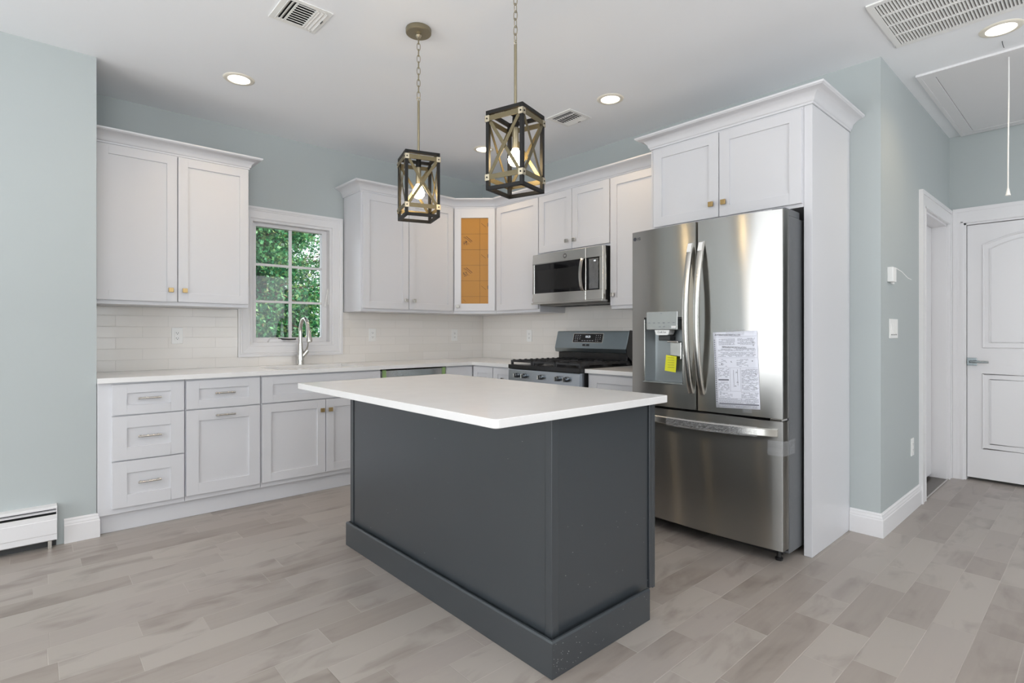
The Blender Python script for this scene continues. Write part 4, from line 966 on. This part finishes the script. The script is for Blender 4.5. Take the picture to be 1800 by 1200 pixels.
# ------------------------------------------------------------------ pendants
def make_pendant(chain_z, label):
    t = thing('pendant_light', label, 'pendant lamp', (0, 0, 0), None)
    # local: z = 0 at the ceiling
    MB().lathe((0, 0, 0), [(0, 0), (0.064, 0), (0.066, -0.003), (0.066, -0.022), (0.062, -0.026), (0, -0.027)], n=36).obj('canopy', M_rod, t, smooth=True)
    MB().lathe((0, 0, -0.027), [(0, 0.002), (0.014, 0.0), (0.016, -0.008), (0.010, -0.018), (0.004, -0.022), (0, -0.022)], n=18).obj('canopy_nut', M_bracket, t, smooth=True)
    zt = -(H - 2.100); zb = -(H - 1.770); hs = 0.0825
    m = MB(); z = -0.045; k = 0
    L = 0.040; pitch = 0.0315
    nl = max(3, int(round((-chain_z - 0.045) / pitch))); pitch = (-chain_z - 0.045) / nl
    for k in range(nl):
        zc = z - pitch * (k + 0.5); P = []
        for q in range(16):
            A_ = 2 * math.pi * q / 16; a = 0.0085 * math.cos(A_); b = (pitch * 0.62) * (math.copysign(abs(math.sin(A_)) ** 0.7, math.sin(A_)))
            P.append((a, 0, zc + b) if k % 2 else (0, a, zc + b))
        m.tube(P, 0.0018, 6, closed=True)
    m.obj('chain', M_rod, t, smooth=True)
    MB().tube([(0.010 * math.cos(q * math.pi / 8), 0, chain_z - 0.004 + 0.010 * math.sin(q * math.pi / 8)) for q in range(16)], 0.002, 6, closed=True).obj('loop', M_bracket, t, smooth=True)
    MB().tube([(0, 0, chain_z - 0.012), (0, 0, zt - 0.02)], 0.0062, 14).obj('rod', M_rod, t, smooth=True)
    b = 0.0075
    m = MB()
    for sx in (-1, 1):
        for sy in (-1, 1): m.box(sx * hs - b if sx > 0 else -hs - b + 2 * b * 0, sx * hs + b if sx > 0 else -hs + b, (sy * hs - b), (sy * hs + b), zb, zt)
    for zz in (zt - 2 * b, zb):
        for s_ in (-1, 1):
            m.box(-hs, hs, s_ * hs - b, s_ * hs + b, zz, zz + 2 * b); m.box(s_ * hs - b, s_ * hs + b, -hs, hs, zz, zz + 2 * b)
    m.box(-hs, hs, -b, b, zt - 2 * b, zt)
    m.obj('frame', M_frame, t, bevel=0.001)
    f = hs + b
    z1, z0 = zt - 0.034, zb + 0.052
    for s_ in range(4):
        A_ = s_ * math.pi / 2; rot = Matrix.Rotation(A_, 3, 'Z')
        LF = lambda a, bb, c, rot=rot: rot @ Vector((a, -bb, c))
        m = MB(LF)
        for zz in (z1, z0): m.box(-hs, hs, f, f + 0.0025, zz - 0.0105, zz + 0.0105)
        th = 0.0072
        for q in (-1, 1):
            p0, p1 = Vector((-q * (hs - 0.008), z0 + 0.006)), Vector((q * (hs - 0.008), z1 - 0.006)); d = (p1 - p0).normalized(); n_ = Vector((-d.y, d.x)) * th
            w0 = f - 0.003 if q > 0 else f - 0.006
            m.prism([tuple(p0 + n_), tuple(p0 - n_), tuple(p1 - n_), tuple(p1 + n_)], w0, w0 + 0.0025, 'ac')
        m.obj('cross_strap', M_bronze, t)
    for sx in (-1, 1):
        for sy in (-1, 1):
            for zz, nm in ((z1, 'u'), (z0, 'd')):
                m = MB()
                xo, yo = sx * (f + 0.003), sy * (f + 0.003); w = 0.022
                m.box(min(xo, xo - sx * w), max(xo, xo - sx * w), min(yo, yo - sy * 0.003), max(yo, yo - sy * 0.003), zz - 0.013, zz + 0.013)
                m.box(min(xo, xo - sx * 0.003), max(xo, xo - sx * 0.003), min(yo, yo - sy * w), max(yo, yo - sy * w), zz - 0.013, zz + 0.013)
                br = m.obj('corner_bracket', M_bracket, t)
                MB().lathe((xo - sx * 0.011, yo, zz), [(0, -0.002), (0.0035, -0.002), (0.0035, 0.0018), (0.002, 0.003), (0, 0.003)] if sy > 0 else [(0, 0.002), (0.0035, 0.002), (0.0035, -0.0018), (0.002, -0.003), (0, -0.003)], 'b', 10).lathe((xo, yo - sy * 0.011, zz), [(0, -0.002), (0.0035, -0.002), (0.0035, 0.0018), (0.002, 0.003), (0, 0.003)] if sx > 0 else [(0, 0.002), (0.0035, 0.002), (0.0035, -0.0018), (0.002, -0.003), (0, -0.003)], 'a', 10).obj('rivet', M_frame, br, smooth=True)
    MB().lathe((0, 0, zt - 0.015), [(0, 0.0), (0.013, 0.0), (0.014, -0.03), (0.012, -0.045), (0, -0.045)], n=20).obj('socket_cap', M_frame, t, smooth=True)
    MB().lathe((0, 0, zt - 0.06), [(0, 0.0), (0.0135, 0.0), (0.0135, -0.085), (0.012, -0.088), (0, -0.088)], n=20).obj('socket_sleeve', M_rod, t, smooth=True)
    MB().lathe((0, 0, zt - 0.148), [(0, 0.0), (0.013, 0.0), (0.017, -0.010), (0.027, -0.026), (0.0315, -0.043), (0.029, -0.058), (0.020, -0.069), (0.008, -0.0735), (0, -0.074)], n=24).obj('bulb', M_bulb, t, smooth=True)
    return t
p1 = make_pendant(-(H - 2.403), 'cage pendant lamp farther from the camera, its round ceiling canopy in view')
p1.location = (-2.128, -2.096, H); p1.rotation_euler = (0, 0, R(-18.1)); p1['group'] = 'cage pendants over the island'
p2 = copy_tree(p1); p2.location = (-2.122, -2.842, H); p2.rotation_euler = (0, 0, R(15.5))
p2['label'] = 'cage pendant lamp nearer to the camera, its chain leaving the photo at the top'

# ------------------------------------------------------------------ downlights
def make_down():
    t = thing('downlight', 'x', 'downlight', (0, 0, 0), 'recessed ceiling downlights')
    MB().lathe((0, 0, 0), [(0.062, -0.0005), (0.064, -0.006), (0.080, -0.0055), (0.088, -0.003), (0.090, 0.0), (0.062, 0.002)], n=40).obj('trim_ring', M_ring, t, smooth=True)
    MB().lathe((0, 0, 0), [(0, -0.001), (0.0625, -0.001), (0.0625, 0.002), (0, 0.002)], n=40).obj('lens', M_lens, t)
    return t
dn0 = make_down()
for i, (x, y, lb) in enumerate(((-2.663, -0.866, 'lit recessed downlight above the cabinet left of the window'),
                               (-0.702, -2.242, 'lit recessed downlight near the small ceiling vent on the range side'),
                               (-0.708, -0.885, 'lit recessed downlight above the corner wall cabinets, half hidden by a pendant'),
                               (0.128, -4.138, 'lit recessed downlight between the return grille and the attic hatch'))):
    o = dn0 if i == 0 else copy_tree(dn0)
    o.location = (x, y, H); o['label'] = lb
    lamp('downlight_beam', 'SPOT', (x, y, H - 0.012), (0, 0, 0), 28, (1, 0.74, 0.45), 0.05, spot_size=R(142), spot_blend=0.9)
for x, y in ((-4.6, -2.3), (-4.6, -5.2), (-2.2, -5.2), (-7.0, -3.5), (-7, -6.5)):       # the same fittings over the rest of the room
    lamp('downlight_beam', 'SPOT', (x, y, H - 0.012), (0, 0, 0), 28, (1, 0.74, 0.45), 0.05, spot_size=R(142), spot_blend=0.9)

# ------------------------------------------------------------------ ceiling registers
def register(cx_, cy_, label):
    t = thing('ceiling_register', label, 'ceiling vent', (cx_, cy_, H), 'white ceiling air registers')
    w = 0.118; iw = 0.092
    MB().box(cx_ - iw, cx_ + iw, cy_ - iw, cy_ + iw, H - 0.002, H - 0.0005).obj('duct_shade_sheet', M_void, t)  # black sheet stands in for the shade inside the duct
    m = MB(); z0, z1 = H - 0.006, H - 0.0005
    m.box(cx_ - w, cx_ - iw, cy_ - w, cy_ + w, z0, z1).box(cx_ + iw, cx_ + w, cy_ - w, cy_ + w, z0, z1).box(cx_ - iw, cx_ + iw, cy_ - w, cy_ - iw, z0, z1).box(cx_ - iw, cx_ + iw, cy_ + iw, cy_ + w, z0, z1)
    m.obj('faceplate', M_plastic, t, bevel=0.002)
    m = MB()
    for k in range(9):                       # middle blades along x
        y = cy_ - iw + 0.006 + k * (2 * iw - 0.012) / 8
        m.prism([(y - 0.0075, H - 0.010), (y + 0.0075, H - 0.004), (y + 0.0085, H - 0.0055), (y - 0.0065, H - 0.0115)], cx_ - 0.045, cx_ + 0.043, 'bc')
    for k in range(3):
        x = cx_ - iw + 0.004 + k * 0.019
        m.prism([(x + 0.007, H - 0.004), (x - 0.005, H - 0.011), (x - 0.006, H - 0.0095), (x + 0.006, H - 0.0025)], cy_ - iw, cy_ + iw, 'ac')
        x = cx_ + iw - 0.004 - k * 0.019
        m.prism([(x - 0.010, H - 0.004), (x + 0.009, H - 0.010), (x + 0.010, H - 0.0085), (x - 0.009, H - 0.0025)], cy_ - iw, cy_ + iw, 'ac')
    m.box(cx_ + 0.043, cx_ + 0.047, cy_ - iw, cy_ + iw, H - 0.010, H - 0.001).box(cx_ - 0.047, cx_ - 0.045, cy_ - iw, cy_ + iw, H - 0.010, H - 0.001)
    m.obj('blades', M_plastic, t)
    MB().box(cx_ + iw + 0.004, cx_ + iw + 0.008, cy_ - 0.03, cy_ - 0.004, H - 0.012, H - 0.006).obj('damper_lever', M_slot, t)
    return t
register(-2.636, -1.815, 'white ceiling register cut by the top edge of the photo, near the window wall side')
register(-0.672, -1.838, 'white ceiling register beside the pendant, near the range wall')
# return grille
gx0, gx1, gy0, gy1 = -0.625, -0.055, -4.85, -3.722
t = thing('return_grille', 'large white return air grille on the ceiling by the hall corner', 'ceiling vent', (-0.34, -4.25, H))
m = MB(); z0, z1 = H - 0.009, H - 0.0005; fw = 0.030
m.box(gx0, gx0 + fw, gy0, gy1, z0, z1).box(gx1 - fw, gx1, gy0, gy1, z0, z1).box(gx0 + fw, gx1 - fw, gy1 - fw, gy1, z0, z1).box(gx0 + fw, gx1 - fw, gy0, gy0 + fw, z0, z1)
fo = m.obj('frame', M_plastic, t, bevel=0.003)
ix0, ix1 = gx0 + fw, gx1 - fw; rw = (ix1 - ix0) / 4
m = MB()
for k in range(1, 4): m.box(ix0 + k * rw - 0.007, ix0 + k * rw + 0.007, gy0 + fw, gy1 - fw, z0 + 0.001, z1)
m.obj('crossbars', M_plastic, t, bevel=0.001)
MB().box(ix0, ix1, gy0 + fw, gy1 - fw, H - 0.0008, H - 0.0002).obj('filter', plain('return_air_filter', srgb(150, 150, 150), 0.8), t)
m = MB(); y = gy1 - fw - 0.008
while y > gy0 + fw:
    for k in range(4): m.prism([(y + 0.0035, H - 0.0088), (y - 0.0025, H - 0.0010), (y - 0.0037, H - 0.0016), (y + 0.0023, H - 0.0094)], ix0 + k * rw + 0.006, ix0 + (k + 1) * rw - 0.006, 'bc')
    y -= 0.0138
m.obj('louvers', M_plastic, t)
# attic hatch
HKX, HKY = 0.300, -4.125
hx0, hx1, hy0, hy1 = 0.427, 1.93, -4.44, -3.712
t = thing('attic_hatch', 'white framed attic hatch in the hall ceiling', 'hatch', (1.2, -4.1, H))
m = MB()
def fr4(m, x0, x1, y0, y1, w, z0, z1): m.box(x0, x0 + w, y0, y1, z0, z1).box(x1 - w, x1, y0, y1, z0, z1).box(x0 + w, x1 - w, y0, y0 + w, z0, z1).box(x0 + w, x1 - w, y1 - w, y1, z0, z1)
fr4(m, hx0, hx1, hy0, hy1, 0.024, H - 0.015, H - 0.0005); fr4(m, hx0 + 0.024, hx1 - 0.024, hy0 + 0.024, hy1 - 0.024, 0.060, H - 0.013, H - 0.0005)
m.obj('hatch_frame', M_trim, t, bevel=0.002)
MB().box(hx0 + 0.087, hx1 - 0.087, hy0 + 0.085, hy1 - 0.087, H - 0.010, H - 0.002).obj('hatch_panel', M_trim, t)
MB().box(hx0 + 0.084, hx1 - 0.084, hy0 + 0.083, hy1 - 0.084, H - 0.0019, H - 0.0003).obj('gap_shade_sheet', M_void, t)  # black sheet paints the shade in the slit around the panel
t = thing('pull_cord', 'white pull cord with a small tassel hanging below the attic hatch', 'cord', (0.528, -4.13, H - 0.01))
MB().tube([(0.528, -4.13, H - 0.009), (0.528, -4.13, 2.55), (0.527, -4.128, 2.3), (0.525, -4.127, 2.1), (0.524, -4.127, 2.005)], 0.0034, 8).obj('cord', M_plastic, t, smooth=True)
MB().lathe((0.524, -4.127, 1.962), [(0, 0), (0.013, 0), (0.012, 0.004), (0.006, 0.034), (0.0035, 0.046), (0, 0.047)], n=12).obj('tassel', M_plastic, t, smooth=True)
tag(MB().tube([(HKX - 0.004, HKY, H + 0.006), (HKX, HKY, H - 0.004), (HKX + 0.02, HKY, H - 0.010), (HKX + 0.055, HKY, H - 0.012), (HKX + 0.075, HKY, H - 0.008)], 0.0016, 8).obj('eye_hook', M_slot, smooth=True), 'tiny dark hook in the ceiling beside the attic hatch', 'hook')

# ------------------------------------------------------------------ outlets, switches, sensor
def outlet(f, u, v, w, label, group='white duplex outlets'):
    t = thing('wall_outlet', label, 'outlet', tuple(f(u, v, w)), group)
    MB(f).box(u - 0.036, u + 0.036, v - 0.058, v + 0.058, w, w + 0.005).obj('cover_plate', M_plastic, t, bevel=0.002)
    r = MB(f).box(u - 0.0165, u + 0.0165, v - 0.033, v + 0.033, w + 0.005, w + 0.0075).obj('receptacle', M_plastic, t, bevel=0.001)
    m = MB(f)
    for s_ in (-1, 1):
        c = v + s_ * 0.019
        m.box(u - 0.0075, u - 0.005, c - 0.002, c + 0.007, w + 0.007, w + 0.0078).box(u + 0.005, u + 0.0075, c - 0.002, c + 0.006, w + 0.007, w + 0.0078).box(u - 0.0025, u + 0.0025, c - 0.0095, c - 0.005, w + 0.007, w + 0.0078)
    m.obj('slots', M_slot, r)
    return t
outlet(FB, -2.842, 1.155, 0.009, 'white outlet on the tiles under the cabinet left of the window')
outlet(FB, -1.304, 1.157, 0.009, 'white outlet on the tiles just right of the window')
outlet(FB, -0.385, 1.152, 0.009, 'white outlet on the window wall tiles closest to the corner')
outlet(FRt, 0.73, 1.147, 0.009, 'white outlet on the range wall tiles left of the range')
outlet(FH, 0.72, 0.419, 0.0, 'white outlet low on the hall wall near the doorway')
t = thing('switch_plate', 'white triple light switch on the hall wall', 'light switch', (0.25, HY, 1.2))
MB(FH).box(0.165, 0.345, 1.143, 1.260, 0, 0.006).obj('cover_plate', M_plastic, t, bevel=0.002)
for k in range(3):
    u = 0.209 + k * 0.046
    MB(FH).prism([(0.006, 1.168), (0.012, 1.168), (0.007, 1.236), (0.006, 1.236)], u - 0.0165, u + 0.0165, 'cb').obj('rocker_switch', M_plastic, t, bevel=0.001)
    MB(FH).box(u - 0.0165, u + 0.0165, 1.163, 1.1665, 0.0055, 0.0066).obj('switch_gap', M_slot, t)
t = thing('wall_sensor', 'small white sensor box with a loose tab on the hall wall above the light switch', 'sensor', (0.17, HY, 1.53))
MB(FH).box(0.13, 0.205, 1.478, 1.565, 0, 0.030).obj('housing', M_plastic, t, bevel=0.003)
MB(FH).box(0.206, 0.25, 1.470, 1.545, 0, 0.010).obj('side_block', M_plastic, t, bevel=0.002)
MB(FH).box(0.212, 0.228, 1.515, 1.540, 0.010, 0.0106).obj('side_port', M_slot, t)
MB(FH).loft([[(0.196, 1.566, 0.026), (0.206, 1.566, 0.026), (0.206, 1.561, 0.028), (0.196, 1.561, 0.028)], [(0.25, 1.545, 0.045), (0.26, 1.545, 0.045), (0.26, 1.540, 0.047), (0.25, 1.540, 0.047)], [(0.33, 1.512, 0.058), (0.34, 1.512, 0.058), (0.34, 1.507, 0.060), (0.33, 1.507, 0.060)], [(0.40, 1.506, 0.062), (0.405, 1.506, 0.062), (0.405, 1.502, 0.064), (0.40, 1.502, 0.064)]]).obj('loose_tab', M_plastic, t, smooth=True)
# ------------------------------------------------------------------ baseboard heater
t = thing('baseboard_heater', 'white baseboard heater along the left wall', 'heater', (-4.5, LY, 0))
FL = Fr((0, LY, 0), (1, 0, 0), (0, -1, 0)); e0, e1 = -5.9, -3.528
MB(FL).prism([(0.001, 0.232), (0.056, 0.230), (0.062, 0.226), (0.062, 0.217), (0.058, 0.217), (0.058, 0.222), (0.048, 0.226), (0.001, 0.226)], e0, e1, 'cb').obj('top_cover', M_trim, t)
MB(FL).prism([(0.058, 0.186), (0.064, 0.184), (0.064, 0.050), (0.054, 0.044), (0.052, 0.046), (0.058, 0.052)], e0, e1, 'cb').obj('front_panel', M_trim, t)
MB(FL).prism([(0.064, 0.160), (0.0665, 0.158), (0.0665, 0.083), (0.064, 0.080)], e0, e1 - 0.001, 'cb').obj('front_rib', M_trim, t)
MB(FL).prism([(0.046, 0.2055), (0.061, 0.1995), (0.061, 0.2030), (0.046, 0.2090)], e0, e1, 'cb').obj('damper', M_trim, t)
MB(FL).box(e0, e1 - 0.002, 0.002, 0.222, 0.001, 0.006).obj('back_plate', M_slot, t)  # dark tone paints the shade in the slot below the front panel
m = MB(FL)
m.tube([(e0, 0.095, 0.032), (e1 - 0.02, 0.095, 0.032)], 0.011, 12)
for k in range(150): m.box(e0 + 0.02 + k * 0.0155, e0 + 0.0208 + k * 0.0155, 0.065, 0.125, 0.012, 0.052)
m.obj('fin_element', plain('aluminium_fins', srgb(150, 150, 148), 0.4, 0.9), t)
MB(FL).box(e1 - 0.003, e1, 0.045, 0.225, 0.002, 0.060).obj('end_cap', M_trim, t)
m = MB(FL)
for u in (e1 - 0.03, e1 - 1.2, e1 - 2.3): m.box(u - 0.008, u + 0.008, 0.001, 0.06, 0.01, 0.05)
m.obj('bracket', M_nickel, t)

# ------------------------------------------------------------------ trees outside the window
def tree(name, label, x, y, h, rad, n, mat, seed, trunk_r=0.09, z0=-0.5, low=0.4, cluster=90):
    random.seed(seed)
    t = thing(name, label, 'tree', (x, y, z0), 'trees outside the window')
    m = MB(); m.tube([(x, y, z0), (x + 0.05, y, z0 + h * 0.4), (x - 0.03, y + 0.03, z0 + h * 0.95)], [trunk_r, trunk_r * 0.7, 0.02], 10)
    tk = m.obj('trunk', M_bark, t, smooth=True)
    m = MB()
    tips = []
    for k in range(cluster):
        s_ = random.random() ** 0.8; zz = z0 + low + (h - low) * s_; A_ = random.random() * 6.283
        L = rad * (1 - s_ * 0.75) * random.uniform(0.55, 1.05); q = 0.7 + random.random() * 0.3
        p1 = Vector((x + L * math.cos(A_), y + L * math.sin(A_), zz + random.uniform(-0.25, 0.25)))
        m.tube([(x, y, zz - 0.15), tuple((Vector((x, y, zz)) * 0.5 + p1 * 0.5) + Vector((0, 0, 0.05))), tuple(p1)], [0.018, 0.011, 0.004], 5); tips.append((Vector((x, y, zz - 0.1)), p1))
    m.obj('branches', M_bark, tk)
    V, F = [], []
    for i in range(n):
        a, b = random.choice(tips); s_ = random.random() ** 0.55
        c = a.lerp(b, s_) + Vector((random.gauss(0, 0.11), random.gauss(0, 0.11), random.gauss(0, 0.11)))
        d = (b - a).normalized() * 0.5 + Vector((random.gauss(0, 0.5), random.gauss(0, 0.5), random.gauss(-0.25, 0.5))); d.normalize()
        nn = Vector((random.gauss(0, 1), random.gauss(0, 1), random.gauss(0.4, 1))); sd = d.cross(nn).normalized()
        L = random.uniform(0.030, 0.070)
        # a small fan-shaped spray of three blades
        k0 = len(V); V.append(c)
        for A_, l_ in ((-0.75, 0.7), (-0.35, 0.6), (0.0, 1.0), (0.35, 0.6), (0.75, 0.7)):
            V.append(c + (d * math.cos(A_) + sd * math.sin(A_)) * L * l_ + nn * (0.004 * l_))
        F.append((k0, k0 + 1, k0 + 2)); F.append((k0, k0 + 2, k0 + 3)); F.append((k0, k0 + 3, k0 + 4)); F.append((k0, k0 + 4, k0 + 5))
    me = bpy.data.meshes.new('foliage'); me.from_pydata([tuple(v - t.location) for v in V], [], F); me.materials.append(mat)
    o = bpy.data.objects.new('foliage', me); COL.objects.link(o); o.parent = t; o['kind'] = 'stuff'
tree('cedar_tree', 'dense green cedar filling the window view, its trunk at the left edge', -1.38, 2.9, 4.6, 1.25, 60000, M_leafA, 1, low=0.5, cluster=190)
tree('cedar_tree', 'green cedar right of the window view, beside the one in the middle', 1.3, 3.3, 4.6, 1.2, 14000, M_leafA, 2)
tree('oak_tree', 'taller green tree close behind the cedars', -0.25, 5.9, 6.6, 2.0, 52000, M_leafA, 4, 0.16, low=0.5, cluster=190)
